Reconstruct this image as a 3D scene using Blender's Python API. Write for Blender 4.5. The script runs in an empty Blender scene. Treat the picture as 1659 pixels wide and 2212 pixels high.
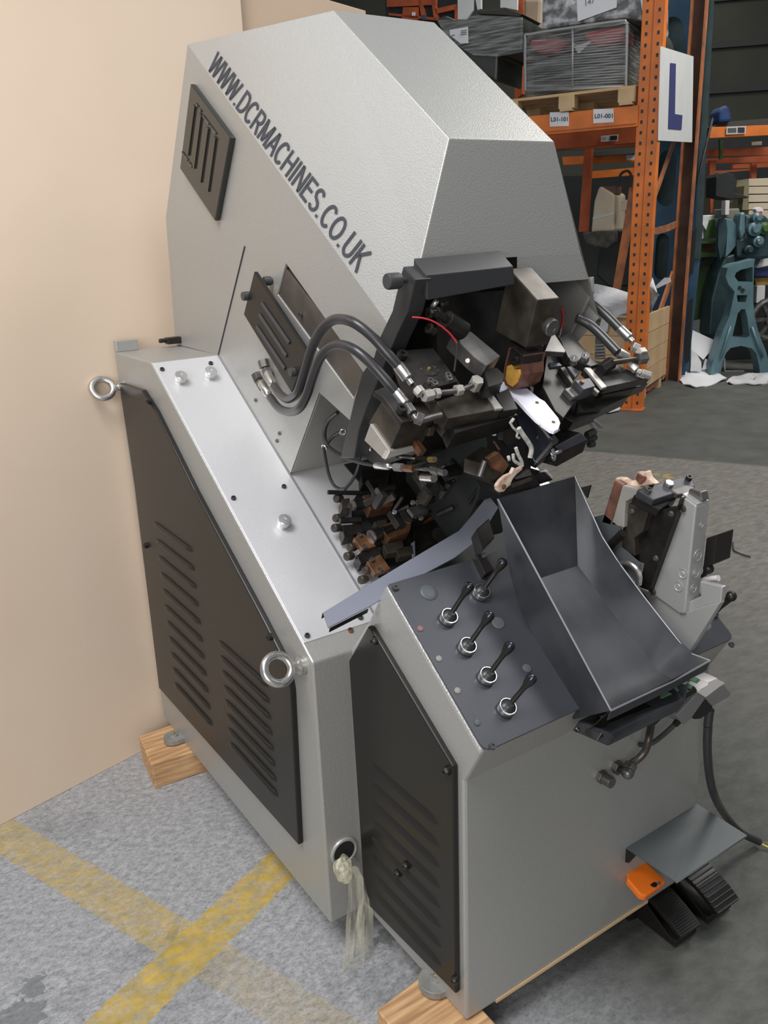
import bpy, bmesh, math, random
from mathutils import Vector, Matrix
from mathutils.geometry import tessellate_polygon

SC = bpy.context.scene
COL = SC.collection
random.seed(7)
V = Vector

# ------------------------------------------------------------------ camera
CAM = V((-0.681, -1.3186, 1.5154))
RIGHT = V((0.829862, -0.556744, -0.036962))
DOWN = V((-0.204408, -0.241707, -0.948575))
FWD = V((0.519179, 0.794742, -0.314387))
FPX = 1831.69
cd = bpy.data.cameras.new('camera')
cam = bpy.data.objects.new('camera', cd)
COL.objects.link(cam)
cd.sensor_fit = 'VERTICAL'
cd.sensor_height = 32.0
cd.lens = FPX / 2212.0 * 32.0
cd.clip_start = 0.02
m = Matrix((RIGHT, -DOWN, -FWD)).transposed().to_4x4()
m.translation = CAM
cam.matrix_world = m
SC.camera = cam

# ------------------------------------------------------------------ world, lights, exposure
W = bpy.data.worlds.new('world')
SC.world = W
W.use_nodes = True
bg = W.node_tree.nodes['Background']
bg.inputs[0].default_value = (0.80, 0.88, 1.0, 1)
bg.inputs[1].default_value = 0.24


def area(name, loc, target, sx, sy, power, col):
    l = bpy.data.lights.new(name, 'AREA')
    l.shape = 'RECTANGLE'
    l.size = sx
    l.size_y = sy
    l.energy = power
    l.color = col
    o = bpy.data.objects.new(name, l)
    COL.objects.link(o)
    o.location = loc
    o.rotation_euler = (V(target) - V(loc)).to_track_quat('-Z', 'Y').to_euler()
    return o


area('roof_and_fill_light', (-1.6, -0.5, 4.2), (0.1, 0.2, 1.0), 1.8, 1.8, 150, (0.98, 0.98, 1.0))
area('roof_and_fill_light', (-3.3, 3.0, 5.0), (0.2, 0.3, 1.4), 1.6, 1.6, 28, (0.97, 0.98, 1.0))
area('roof_and_fill_light', (-2.8, -2.6, 1.9), (-0.4, 0.9, 0.9), 2.2, 1.8, 86, (1.0, 0.97, 0.93))  # unseen fill added low at front left to brighten the fibreboard, not on the roof
area('roof_and_fill_light', (2.7, -1.6, 4.6), (0.3, -0.2, 0.8), 1.2, 1.0, 34, (0.97, 0.98, 1.0))
area('roof_and_fill_light', (6.3, 1.0, 6.0), (5.5, 4.0, 0.8), 2.6, 2.6, 300, (1.0, 0.97, 0.92))
area('roof_and_fill_light', (9.0, 7.0, 7.0), (9.5, 7.5, 0.0), 3.0, 3.0, 200, (1.0, 0.97, 0.90))

SC.view_settings.view_transform = 'Standard'
SC.view_settings.look = 'None'
SC.view_settings.exposure = 0.0
SC.view_settings.gamma = 1.0
SC.view_settings.use_curve_mapping = False


# ------------------------------------------------------------------ survey geometry (sight line meets a known plane)
def sight(p):
    return RIGHT * (p[0] - 829.5) + DOWN * (p[1] - 1106.0) + FWD * FPX


class Plane:
    def __init__(self, p, n):
        self.p = V(p)
        self.n = V(n).normalized()

    def __call__(self, *pts):
        out = []
        for q in pts:
            d = sight(q)
            out.append(CAM + d * ((self.p - CAM).dot(self.n) / d.dot(self.n)))
        return out if len(out) > 1 else out[0]

    def off(self, h):
        return Plane(self.p + self.n * h, self.n)


def XP(x): return Plane((x, 0, 0), (1, 0, 0))
def YP(y): return Plane((0, y, 0), (0, 1, 0))
def ZP(z): return Plane((0, 0, z), (0, 0, 1))


DA = V((0, -0.804, -0.595))            # down the slope of the machine head
NA = V((0, -0.595, 0.804))             # square to that slope
COVER = Plane((0, 0.037, 0.745), (0, -0.563, 0.826))
PLATE = Plane((0.087, -0.137, 0.912), (0, -0.608, 0.794))
TOOL = Plane((0.207, -0.12, 1.285), NA)


def zoom(x0, y0, s):
    return lambda *pts: [(x0 + a * s, y0 + b * s) for a, b in pts]


za = zoom(500, 520, .3617)
zb = zoom(820, 520, .3617)
zc = zoom(680, 950, .3014)
zg = zoom(940, 800, .2290)
zh = zoom(1080, 640, .2290)
zi = zoom(640, 820, .2411)
ze = zoom(1240, 1000, .2526)
zf = zoom(1200, 1400, .2532)
zj = zoom(1200, 1500, .2767)
z2 = zoom(240, 1050, .3165)
z1 = zoom(180, 720, .3014)
z4 = zoom(540, 1350, .3897)
z7 = zoom(820, 0, .5057)
z8 = zoom(1200, 380, .2767)
zk = zoom(1400, 440, .1899)
zl = zoom(1390, 200, .1627)
zm = zoom(820, 0, .2532)


# ------------------------------------------------------------------ materials
def mat(name, col, rough=0.5, metal=0.0, noise=0.0, nscale=30.0, bump=0.0, bscale=200.0, col2=None, spec=None, alpha=None, coat=0.0, stretch=None):
    M = bpy.data.materials.new(name)
    M.use_nodes = True
    nt = M.node_tree
    b = nt.nodes['Principled BSDF']
    b.inputs['Base Color'].default_value = (*col, 1)
    b.inputs['Roughness'].default_value = rough
    b.inputs['Metallic'].default_value = metal
    if spec is not None:
        b.inputs['Specular IOR Level'].default_value = spec
    if coat:
        b.inputs['Coat Weight'].default_value = coat
        b.inputs['Coat Roughness'].default_value = 0.2
    tc = nt.nodes.new('ShaderNodeTexCoord')
    if noise > 0:
        n = nt.nodes.new('ShaderNodeTexNoise')
        n.inputs['Scale'].default_value = nscale
        n.inputs['Detail'].default_value = 6
        if stretch:
            mp = nt.nodes.new('ShaderNodeMapping')
            mp.inputs['Scale'].default_value = stretch
            nt.links.new(tc.outputs['Object'], mp.inputs['Vector'])
            nt.links.new(mp.outputs['Vector'], n.inputs['Vector'])
        else:
            nt.links.new(tc.outputs['Object'], n.inputs['Vector'])
        r = nt.nodes.new('ShaderNodeValToRGB')
        r.color_ramp.elements[0].position = 0.35
        r.color_ramp.elements[1].position = 0.68
        c2 = col2 if col2 else tuple(c * (1 - noise) for c in col)
        r.color_ramp.elements[0].color = (*c2, 1)
        r.color_ramp.elements[1].color = (*col, 1)
        nt.links.new(n.outputs['Fac'], r.inputs['Fac'])
        nt.links.new(r.outputs['Color'], b.inputs['Base Color'])
    if bump > 0:
        n2 = nt.nodes.new('ShaderNodeTexNoise')
        n2.inputs['Scale'].default_value = bscale
        n2.inputs['Detail'].default_value = 2
        nt.links.new(tc.outputs['Object'], n2.inputs['Vector'])
        bp = nt.nodes.new('ShaderNodeBump')
        bp.inputs['Strength'].default_value = bump
        bp.inputs['Distance'].default_value = 0.0011
        nt.links.new(n2.outputs['Fac'], bp.inputs['Height'])
        nt.links.new(bp.outputs['Normal'], b.inputs['Normal'])
    return M


GREY = mat('grey_textured_paint', (.37, .365, .345), .38, .40, bump=.6, bscale=360)
SILVER = mat('satin_silver_paint', (.64, .64, .65), .38, .40, bump=.25, bscale=600)
BLACK = mat('black_powder_coat', (.013, .012, .0105), .32, 0, bump=.06, bscale=500, spec=.35)
SLATE = mat('dark_slate_plate', (.055, .057, .066), .38, .3, bump=.10, bscale=500)
BRKT = mat('dark_bracket_paint', (.034, .034, .035), .40, .15, bump=.12, bscale=500)
OILY = mat('oily_dark_steel', (.026, .024, .021), .34, .35, noise=.6, nscale=28, col2=(.012, .011, .010))
BROWN = mat('browned_steel', (.105, .090, .074), .36, .6, noise=.5, nscale=22, col2=(.045, .038, .031))
BAR = mat('brown_slide_bar', (.15, .130, .11), .42, .5, noise=.3, nscale=18)
STEEL = mat('worn_grey_steel', (.20, .19, .18), .38, .75, noise=.45, nscale=25)
DKST = mat('blackened_tool_steel', (.070, .066, .062), .36, .6, noise=.45, nscale=25, col2=(.036, .034, .032))
NICKEL = mat('light_nickel_plate', (.46, .43, .39), .40, .5, noise=.15, nscale=12)
BRIGHT = mat('bright_zinc', (.62, .60, .57), .28, .9, noise=.25, nscale=60)
ALU = mat('brushed_aluminium', (.66, .66, .66), .30, .8)
CHROME = mat('polished_chrome', (.66, .65, .64), .16, 1.0)
RUST = mat('copper_brown_steel', (.26, .12, .055), .42, .5, noise=.5, nscale=40, col2=(.10, .05, .03))
RUBBER = mat('black_hose_rubber', (.030, .030, .032), .32, 0)
RIBBED = mat('ribbed_grey_knob', (.06, .06, .06), .45, .3)
RED = mat('red_wire', (.60, .03, .04), .4)
WHITEP = mat('white_nylon', (.80, .79, .88), .45)
LEATHER = mat('brown_leather', (.165, .070, .046), .42, noise=.5, nscale=45)
LTAN = mat('tan_leather_edge', (.52, .36, .25), .7, noise=.3, nscale=60)
FOAM = mat('yellow_foam', (.56, .30, .05), .6, noise=.25, nscale=70)
TORN = mat('torn_hide', (.72, .58, .47), .8, noise=.6, nscale=70, col2=(.40, .25, .18), bump=.6, bscale=160)
NAVYP = mat('glossy_black_plate', (.012, .014, .020), .16, .2)
FOOTM = mat('dull_zinc_foot', (.30, .30, .28), .5, .3, noise=.3, nscale=30)
CORD = mat('white_cord', (.52, .50, .46), .8, noise=.4, nscale=160)
TRAYM = mat('blackened_sheet_steel', (.058, .060, .066), .42, .20, noise=.65, nscale=7, col2=(.020, .021, .025))
EDGE = mat('bare_steel_edge', (.30, .30, .31), .40, .6)
STRIP = mat('blue_grey_sheet', (.22, .23, .28), .42, .25)
CAST = mat('silver_cast_paint', (.40, .40, .39), .40, .4, bump=.25, bscale=300)
GUARDM = mat('dark_grey_sheet', (.075, .085, .088), .5, .1)
ORANGEP = mat('orange_plastic', (.80, .17, .015), .32)
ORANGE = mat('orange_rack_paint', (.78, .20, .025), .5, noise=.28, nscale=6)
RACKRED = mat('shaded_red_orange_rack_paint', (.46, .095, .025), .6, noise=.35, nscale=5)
BRACEM = mat('worn_orange_brace', (.50, .16, .045), .6, noise=.5, nscale=7, col2=(.22, .09, .05))
WHITE = mat('white_card', (.72, .72, .74), .7)
SIGNW = mat('white_sign_face', (.60, .61, .60), .6, noise=.08, nscale=4)
SIGNB = mat('navy_letter', (.035, .040, .14), .6)
INK = mat('black_ink', (.03, .03, .035), .7)
INKG = mat('dark_grey_lettering', (.032, .034, .045), .6)
MDF = mat('tan_fibreboard', (.72, .585, .455), .75, noise=.10, nscale=1.6, col2=(.68, .54, .41))
MDF2 = mat('tan_fibreboard_edge', (.66, .50, .36), .75, noise=.10, nscale=1.6)
WOOD = mat('rough_pine', (.60, .38, .19), .75, noise=.5, nscale=14, col2=(.34, .18, .08), stretch=(.5, 7, 7))
PINE = mat('pale_pine', (.62, .44, .25), .75, noise=.25, nscale=4, col2=(.50, .33, .17))
BLUE = mat('blue_painted_steel', (.035, .11, .20), .5, .1, noise=.4, nscale=3)
TEAL = mat('teal_machine_paint', (.12, .22, .245), .38, .15, noise=.25, nscale=6)
DKTEAL = mat('dark_teal_machine_paint', (.030, .062, .070), .45, .1, noise=.4, nscale=5)
GREEN = mat('green_bench_paint', (.060, .125, .035), .55, noise=.3, nscale=3)
GREENT = mat('green_terminal_plastic', (.10, .22, .12), .5)
SACK = mat('white_woven_sack', (.62, .62, .63), .75, noise=.22, nscale=7)
CREAM = mat('cream_plastic_cover', (.62, .53, .38), .4, noise=.15, nscale=5)
DARKG = mat('dark_olive_load', (.050, .055, .045), .4, noise=.5, nscale=5)
GREYPLUG = mat('grey_plug_plastic', (.16, .155, .155), .5)
LGREY = mat('light_grey_plastic', (.60, .57, .55), .5)
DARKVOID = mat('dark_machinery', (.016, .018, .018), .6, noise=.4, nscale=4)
CARDB = mat('cardboard', (.42, .32, .22), .8, noise=.2, nscale=5)
REDBAG = mat('red_sacking', (.42, .05, .06), .55, noise=.3, nscale=7)
WIRE = mat('zinc_wire', (.32, .32, .31), .45, .6)
YELLOW = mat('yellow_wire', (.70, .62, .08), .5)
BRASS = mat('brass', (.50, .36, .12), .35, .8)
LED = mat('clear_indicator_lens', (.26, .245, .22), .35)
PINK = mat('pink_indicator_lens', (.24, .13, .13), .35)
GREYCAP = mat('slate_grey_cap', (.085, .095, .10), .45)
FAB = mat('black_fabric_hose', (.02, .02, .022), .45)


def film(name, col, amount, streak):
    M = bpy.data.materials.new(name)
    M.use_nodes = True
    nt = M.node_tree
    b = nt.nodes['Principled BSDF']
    out = nt.nodes['Material Output']
    b.inputs['Base Color'].default_value = (*col, 1)
    b.inputs['Roughness'].default_value = 0.18
    tr = nt.nodes.new('ShaderNodeBsdfTransparent')
    mx = nt.nodes.new('ShaderNodeMixShader')
    tc = nt.nodes.new('ShaderNodeTexCoord')
    mp = nt.nodes.new('ShaderNodeMapping')
    mp.inputs['Scale'].default_value = streak
    n = nt.nodes.new('ShaderNodeTexNoise')
    n.inputs['Scale'].default_value = 3.0
    n.inputs['Detail'].default_value = 5
    r = nt.nodes.new('ShaderNodeMapRange')
    r.inputs['From Min'].default_value = 0.42
    r.inputs['From Max'].default_value = 0.75
    r.inputs['To Min'].default_value = amount * 0.25
    r.inputs['To Max'].default_value = min(1.0, amount * 1.9)
    bp = nt.nodes.new('ShaderNodeBump')
    bp.inputs['Strength'].default_value = 0.8
    bp.inputs['Distance'].default_value = 0.01
    L = nt.links.new
    L(tc.outputs['Object'], mp.inputs['Vector'])
    L(mp.outputs['Vector'], n.inputs['Vector'])
    L(n.outputs['Fac'], r.inputs['Value'])
    L(n.outputs['Fac'], bp.inputs['Height'])
    L(bp.outputs['Normal'], b.inputs['Normal'])
    L(r.outputs['Result'], mx.inputs['Fac'])
    L(tr.outputs['BSDF'], mx.inputs[1])
    L(b.outputs['BSDF'], mx.inputs[2])
    L(mx.outputs['Shader'], out.inputs['Surface'])
    return M


WRAP = film('clear_stretch_wrap', (.55, .56, .55), .22, (1.5, 1.5, 26))
BAGF = film('clear_bag_film', (.62, .60, .48), .30, (14, 14, 3))
BAGK = film('bunched_bag_film', (.72, .69, .50), .85, (30, 30, 18))
TINT = mat('smoked_acrylic', (.030, .029, .024), .10, 0)


def floor_material():
    M = bpy.data.materials.new('worn_concrete')
    M.use_nodes = True
    nt = M.node_tree
    N, L = nt.nodes.new, nt.links.new
    b = nt.nodes['Principled BSDF']
    tc = N('ShaderNodeTexCoord')
    P = tc.outputs['Object']

    def noise(scale, detail=6, stretch=None, rot=0, rough=.6):
        n = N('ShaderNodeTexNoise')
        n.inputs['Scale'].default_value = scale
        n.inputs['Detail'].default_value = detail
        n.inputs['Roughness'].default_value = rough
        if stretch:
            mp = N('ShaderNodeMapping')
            mp.inputs['Scale'].default_value = stretch
            mp.inputs['Rotation'].default_value = (0, 0, rot)
            L(P, mp.inputs['Vector'])
            L(mp.outputs['Vector'], n.inputs['Vector'])
        else:
            L(P, n.inputs['Vector'])
        return n.outputs['Fac']

    def ramp(v, a, c, ca, cb):
        r = N('ShaderNodeValToRGB')
        r.color_ramp.elements[0].position = a
        r.color_ramp.elements[1].position = c
        r.color_ramp.elements[0].color = (*ca, 1)
        r.color_ramp.elements[1].color = (*cb, 1)
        L(v, r.inputs['Fac'])
        return r.outputs['Color']

    def mix(f, a, c, mode='MIX'):
        x = N('ShaderNodeMix')
        x.data_type = 'RGBA'
        x.blend_type = mode
        for s, v in ((x.inputs['Factor'], f), (x.inputs[6], a), (x.inputs[7], c)):
            if hasattr(v, 'links') or hasattr(v, 'is_linked'):
                L(v, s)
            else:
                s.default_value = v if not isinstance(v, tuple) else (*v, 1)
        return x.outputs[2]

    def math_(op, a, c=None):
        x = N('ShaderNodeMath')
        x.operation = op
        for i, v in enumerate((a, c)):
            if v is None:
                continue
            if isinstance(v, (int, float)):
                x.inputs[i].default_value = v
            else:
                L(v, x.inputs[i])
        return x.outputs[0]

    sep = N('ShaderNodeSeparateXYZ')
    L(P, sep.inputs[0])
    X, Y = sep.outputs[0], sep.outputs[1]
    base = ramp(noise(46, 12, (1, 1.6, 1), .9, .78), .36, .63, (.19, .192, .195), (.42, .422, .43))
    speck = ramp(noise(150, 5), .52, .64, (1, 1, 1), (.50, .50, .50))
    base = mix(.55, base, speck, 'MULTIPLY')
    for (sx, sy, sr) in ((-.571, .302, .030), (-.612, .235, .05), (-.267, .269, .018), (.12, -.03, .022)):
        dn = N('ShaderNodeVectorMath')
        dn.operation = 'DISTANCE'
        dn.inputs[1].default_value = (sx, sy, 0)
        L(P, dn.inputs[0])
        rag = math_('ADD', dn.outputs['Value'], math_('MULTIPLY', math_('SUBTRACT', noise(38, 5), .5), .10))
        spots = math_('LESS_THAN', rag, sr)
        base = mix(math_('MULTIPLY', spots, .6), base, (.10, .11, .105))
    stain = ramp(noise(3.1, 5), .55, .68, (1, 1, 1), (.60, .62, .61))
    base = mix(.8, base, stain, 'MULTIPLY')
    pale = ramp(noise(16, 8, (.5, 2.2, 1), 1.0, .7), .60, .72, (0, 0, 0), (1, 1, 1))
    base = mix(math_('MULTIPLY', pale, .35), base, (.60, .60, .60))
    # browner, oily worn concrete beyond the machine; darker near band partly paints its shadow
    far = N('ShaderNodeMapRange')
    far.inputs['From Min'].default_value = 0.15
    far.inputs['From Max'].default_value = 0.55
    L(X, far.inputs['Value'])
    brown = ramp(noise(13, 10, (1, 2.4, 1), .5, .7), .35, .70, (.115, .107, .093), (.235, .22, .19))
    oil_and_shadow = ramp(noise(11, 9, (1, 1.6, 1), .5, .7), .35, .70, (.050, .054, .046), (.108, .108, .096))
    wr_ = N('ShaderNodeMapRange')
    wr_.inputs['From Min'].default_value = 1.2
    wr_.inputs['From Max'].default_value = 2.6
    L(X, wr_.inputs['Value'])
    brown = mix(wr_.outputs['Result'], oil_and_shadow, brown)
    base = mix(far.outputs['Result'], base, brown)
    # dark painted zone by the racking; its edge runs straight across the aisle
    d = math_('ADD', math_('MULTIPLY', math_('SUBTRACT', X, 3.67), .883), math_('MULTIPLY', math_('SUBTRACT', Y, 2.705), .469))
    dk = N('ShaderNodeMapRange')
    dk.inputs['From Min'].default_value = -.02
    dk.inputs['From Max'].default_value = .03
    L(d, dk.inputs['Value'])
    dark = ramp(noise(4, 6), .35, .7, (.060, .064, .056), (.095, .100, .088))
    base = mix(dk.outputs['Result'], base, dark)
    wear = noise(26, 8, (1, 2, 1), .9)

    def line(px, py, dx, dy, w, f):
        n = math.hypot(dx, dy)
        nx, ny = -dy / n, dx / n
        s = math_('ADD', math_('MULTIPLY', math_('SUBTRACT', X, px), nx), math_('MULTIPLY', math_('SUBTRACT', Y, py), ny))
        s = math_('ADD', s, math_('MULTIPLY', math_('SUBTRACT', noise(60, 4), .5), .012))
        inside = math_('LESS_THAN', math_('ABSOLUTE', s), w / 2)
        wr = N('ShaderNodeMapRange')
        wr.inputs['From Min'].default_value = .62
        wr.inputs['From Max'].default_value = .36
        wr.inputs['To Min'].default_value = f * .45
        wr.inputs['To Max'].default_value = f
        L(wear, wr.inputs['Value'])
        return math_('MULTIPLY', inside, wr.outputs['Result'])
    yel = ramp(noise(24, 8), .35, .7, (.34, .25, .05), (.58, .38, .055))
    near = math_('LESS_THAN', X, .6)
    fade = N('ShaderNodeMapRange')
    fade.inputs['From Min'].default_value = .12
    fade.inputs['From Max'].default_value = .22
    fade.inputs['To Min'].default_value = .40
    fade.inputs['To Max'].default_value = 1.0
    L(Y, fade.inputs['Value'])
    l1 = math_('MULTIPLY', line(-.272, .258, .372, -.919, .105, .72), fade.outputs['Result'])
    l2 = line(-.29, .18, .92, .39, .112, 1.0)
    base = mix(math_('MULTIPLY', l1, near), base, yel)
    base = mix(math_('MULTIPLY', l2, near), base, yel)
    scuff = N('ShaderNodeVectorMath')
    scuff.operation = 'DISTANCE'
    scuff.inputs[1].default_value = (3.53, 1.94, 0)
    L(P, scuff.inputs[0])
    sc = math_('MULTIPLY', math_('LESS_THAN', scuff.outputs['Value'], .11), math_('GREATER_THAN', noise(11, 5), .52))
    base = mix(math_('MULTIPLY', sc, .7), base, (.42, .28, .07))
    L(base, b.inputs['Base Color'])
    b.inputs['Roughness'].default_value = .62
    bp = N('ShaderNodeBump')
    bp.inputs['Strength'].default_value = .35
    bp.inputs['Distance'].default_value = .004
    L(noise(70, 6), bp.inputs['Height'])
    L(bp.outputs['Normal'], b.inputs['Normal'])
    return M


# ------------------------------------------------------------------ mesh builder
def frame(axis):
    a = V(axis).normalized()
    t = V((0, 0, 1)) if abs(a.z) < .9 else V((1, 0, 0))
    u = a.cross(t).normalized()
    return a, u, a.cross(u).normalized()


class MB:
    def __init__(self):
        self.v, self.f, self.s = [], [], []

    def add(self, vs, fs, smooth=False):
        o = len(self.v)
        self.v += [V(p) for p in vs]
        self.f += [tuple(i + o for i in f) for f in fs]
        self.s += [smooth] * len(fs)
        return self

    def prism(self, pts, vec):
        pts = [V(p) for p in pts]
        vec = V(vec)
        n = len(pts)
        self.add(pts + [p + vec for p in pts],
                 [tuple(range(n))] + [tuple(range(2 * n - 1, n - 1, -1))] +
                 [(i, i + n, (i + 1) % n + n, (i + 1) % n) for i in range(n)])
        return self

    def box(self, c, sx, sy, sz, ax=None, ay=None):
        ax = V(ax).normalized() if ax else V((1, 0, 0))
        ay = V(ay).normalized() if ay else V((0, 1, 0))
        az = ax.cross(ay).normalized()
        c = V(c)
        b = [c + ax * (sx / 2 * i) + ay * (sy / 2 * j) - az * (sz / 2) for i, j in ((-1, -1), (1, -1), (1, 1), (-1, 1))]
        return self.prism(b, az * sz)

    def bar(self, a, b, w, h, up=(0, 0, 1)):
        a, b = V(a), V(b)
        d = (b - a).normalized()
        s = d.cross(V(up)).normalized()
        u = s.cross(d).normalized()
        q = [a + s * (w / 2 * i) + u * (h / 2 * j) for i, j in ((-1, -1), (1, -1), (1, 1), (-1, 1))]
        return self.prism(q, b - a)

    def cyl(self, a, b, r, r2=None, n=16, smooth=True):
        r2 = r if r2 is None else r2
        a, b = V(a), V(b)
        _, u, w = frame(b - a)
        ring = [u * math.cos(2 * math.pi * i / n) + w * math.sin(2 * math.pi * i / n) for i in range(n)]
        self.add([a + d * r for d in ring] + [b + d * r2 for d in ring],
                 [(i, (i + 1) % n, (i + 1) % n + n, i + n) for i in range(n)], smooth)
        self.add([a + d * r for d in ring], [tuple(range(n - 1, -1, -1))])
        self.add([b + d * r2 for d in ring], [tuple(range(n))])
        return self

    def lathe(self, o, axis, prof, n=20):
        o = V(o)
        a, u, w = frame(axis)
        vs = []
        for r, h in prof:
            for i in range(n):
                t = 2 * math.pi * i / n
                vs.append(o + a * h + (u * math.cos(t) + w * math.sin(t)) * max(r, 1e-5))
        fs = []
        for k in range(len(prof) - 1):
            for i in range(n):
                fs.append((k * n + i, k * n + (i + 1) % n, (k + 1) * n + (i + 1) % n, (k + 1) * n + i))
        return self.add(vs, fs, True)

    def ball(self, c, r, n=12):
        k = 8
        return self.lathe(V(c) - V((0, 0, r)), (0, 0, 1), [(r * math.sin(math.pi * i / k), r - r * math.cos(math.pi * i / k)) for i in range(k + 1)], n)

    def tube(self, pts, r, n=10, res=6, taper=None):
        pts = [V(p) for p in pts]
        if len(pts) > 2 and res > 1:
            q = [pts[0] * 2 - pts[1]] + pts + [pts[-1] * 2 - pts[-2]]
            sm = []
            for i in range(1, len(q) - 2):
                for j in range(res):
                    t = j / res
                    p0, p1, p2, p3 = q[i - 1:i + 3]
                    sm.append(.5 * ((2 * p1) + (p2 - p0) * t + (2 * p0 - 5 * p1 + 4 * p2 - p3) * t * t + (3 * p1 - p0 - 3 * p2 + p3) * t ** 3))
            sm.append(pts[-1])
            pts = sm
        vs, fs = [], []
        u = None
        for k, p in enumerate(pts):
            d = (pts[min(k + 1, len(pts) - 1)] - pts[max(k - 1, 0)]).normalized()
            if u is None:
                _, u, _ = frame(d)
            u = (u - d * u.dot(d)).normalized()
            w = d.cross(u)
            rr = r if taper is None else r * (1 + (taper - 1) * k / (len(pts) - 1))
            vs += [p + (u * math.cos(2 * math.pi * i / n) + w * math.sin(2 * math.pi * i / n)) * rr for i in range(n)]
            if k:
                fs += [((k - 1) * n + i, (k - 1) * n + (i + 1) % n, k * n + (i + 1) % n, k * n + i) for i in range(n)]
        self.add(vs, fs, True)
        self.add(vs[:n], [tuple(range(n - 1, -1, -1))])
        self.add(vs[-n:], [tuple(range(n))])
        return self

    def torus(self, c, axis, R, r, n=24, k=10):
        a, u, w = frame(axis)
        c = V(c)
        vs, fs = [], []
        for i in range(n):
            t = 2 * math.pi * i / n
            d = u * math.cos(t) + w * math.sin(t)
            for j in range(k):
                s = 2 * math.pi * j / k
                vs.append(c + d * (R + r * math.cos(s)) + a * (r * math.sin(s)))
        for i in range(n):
            for j in range(k):
                fs.append((i * k + j, ((i + 1) % n) * k + j, ((i + 1) % n) * k + (j + 1) % k, i * k + (j + 1) % k))
        return self.add(vs, fs, True)

    def holed(self, outer, holes, vec):
        """flat plate with holes, given depth by vec"""
        vec = V(vec)
        loops = [[V(p) for p in outer]] + [[V(p) for p in h] for h in holes]
        flat = [p for l in loops for p in l]
        n = len(flat)
        tri = tessellate_polygon(loops)
        self.add(flat + [p + vec for p in flat], [tuple(t) for t in tri] + [tuple(i + n for i in reversed(t)) for t in tri])
        o = 0
        for l in loops:
            k = len(l)
            self.add(l + [p + vec for p in l], [(i, (i + 1) % k, (i + 1) % k + k, i + k) for i in range(k)])
            o += k
        return self

    def sheet(self, rows, vec, smooth=False):
        """open sheet through rows of points, given thickness vec"""
        vec = V(vec)
        R, K = len(rows), len(rows[0])
        a = [V(p) for r in rows for p in r]
        n = len(a)
        fs = [(i * K + j, i * K + j + 1, (i + 1) * K + j + 1, (i + 1) * K + j) for i in range(R - 1) for j in range(K - 1)]
        bfs = [tuple(x + n for x in reversed(f)) for f in fs]
        rim = []
        b = [j for j in range(K)] + [i * K + K - 1 for i in range(1, R)] + [(R - 1) * K + j for j in range(K - 2, -1, -1)] + [i * K for i in range(R - 2, 0, -1)]
        for i in range(len(b)):
            p, q = b[i], b[(i + 1) % len(b)]
            rim.append((p, p + n, q + n, q))
        self.add(a + [p + vec for p in a], fs + bfs + rim, smooth)
        return self

    def build(self, name, material, parent=None, bevel=0.0, label=None, kind=None, seg=2, autosmooth=True):
        c = V((0, 0, 0))
        for p in self.v:
            c += p
        c /= max(1, len(self.v))
        me = bpy.data.meshes.new(name)
        me.from_pydata([tuple(p - c) for p in self.v], [], self.f)
        for pl, s in zip(me.polygons, self.s):
            pl.use_smooth = s
        bm = bmesh.new()
        bm.from_mesh(me)
        bmesh.ops.remove_doubles(bm, verts=bm.verts, dist=1e-5)
        bmesh.ops.recalc_face_normals(bm, faces=bm.faces)
        for ed in bm.edges:
            if len(ed.link_faces) == 2 and ed.calc_face_angle(0) > .62:
                ed.smooth = False
        bm.to_mesh(me)
        bm.free()
        me.materials.append(material)
        o = bpy.data.objects.new(name, me)
        COL.objects.link(o)
        if parent is not None:
            o.parent = parent
            o.location = c - WL[parent.name]
        else:
            o.location = c
        WL[o.name] = c
        if bevel > 0:
            bv = o.modifiers.new('bevel', 'BEVEL')
            bv.width = bevel
            bv.segments = seg
            bv.limit_method = 'ANGLE'
            bv.angle_limit = math.radians(35)
            bv.harden_normals = False
        if label:
            o['label'] = label
        if kind:
            o['kind'] = kind
        return o


WL = {}


def thing(name, loc, label, cat, group=None):
    o = bpy.data.objects.new(name, None)
    COL.objects.link(o)
    o.location = loc
    o.empty_display_size = .1
    WL[o.name] = V(loc)
    o['label'] = label
    o['category'] = cat
    if group:
        o['group'] = group
    return o


def tag(o, label, cat, group=None):
    o['label'] = label
    o['category'] = cat
    if group:
        o['group'] = group
    return o


def copy_part(src, parent, world):
    o = src.copy()
    COL.objects.link(o)
    o.parent = parent
    o.location = V(world) - (WL[parent.name] if parent else V((0, 0, 0)))
    WL[o.name] = V(world)
    for k in ('label',):
        if k in o:
            del o[k]
    return o


def text_mesh(body, o, ux, uy, h, material, name, parent, width=None, weight=0.0, depth=0.0006):
    """flat lettering: baseline start o, reading along ux, letter height h along uy"""
    cu = bpy.data.curves.new('letters', 'FONT')
    cu.body = body
    cu.size = 1.0
    cu.offset = weight
    cu.resolution_u = 3
    to = bpy.data.objects.new('letters', cu)
    COL.objects.link(to)
    dg = bpy.context.evaluated_depsgraph_get()
    me = to.evaluated_get(dg).to_mesh()
    vs = [v.co.copy() for v in me.vertices]
    fs = [tuple(p.vertices) for p in me.polygons]
    to.to_mesh_clear()
    bpy.data.objects.remove(to)
    bpy.data.curves.remove(cu)
    x0, x1 = min(v.x for v in vs), max(v.x for v in vs)
    y0, y1 = 0.0, max(v.y for v in vs)
    sx = (width / (x1 - x0)) if width else h / (y1 - y0)
    sy = h / (y1 - y0)
    ux, uy = V(ux).normalized(), V(uy).normalized()
    n = ux.cross(uy).normalized()
    b = MB()
    b.add([V(o) + ux * ((v.x - x0) * sx) + uy * (v.y * sy) + n * depth for v in vs], fs)
    return b.build(name, material, parent)


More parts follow.
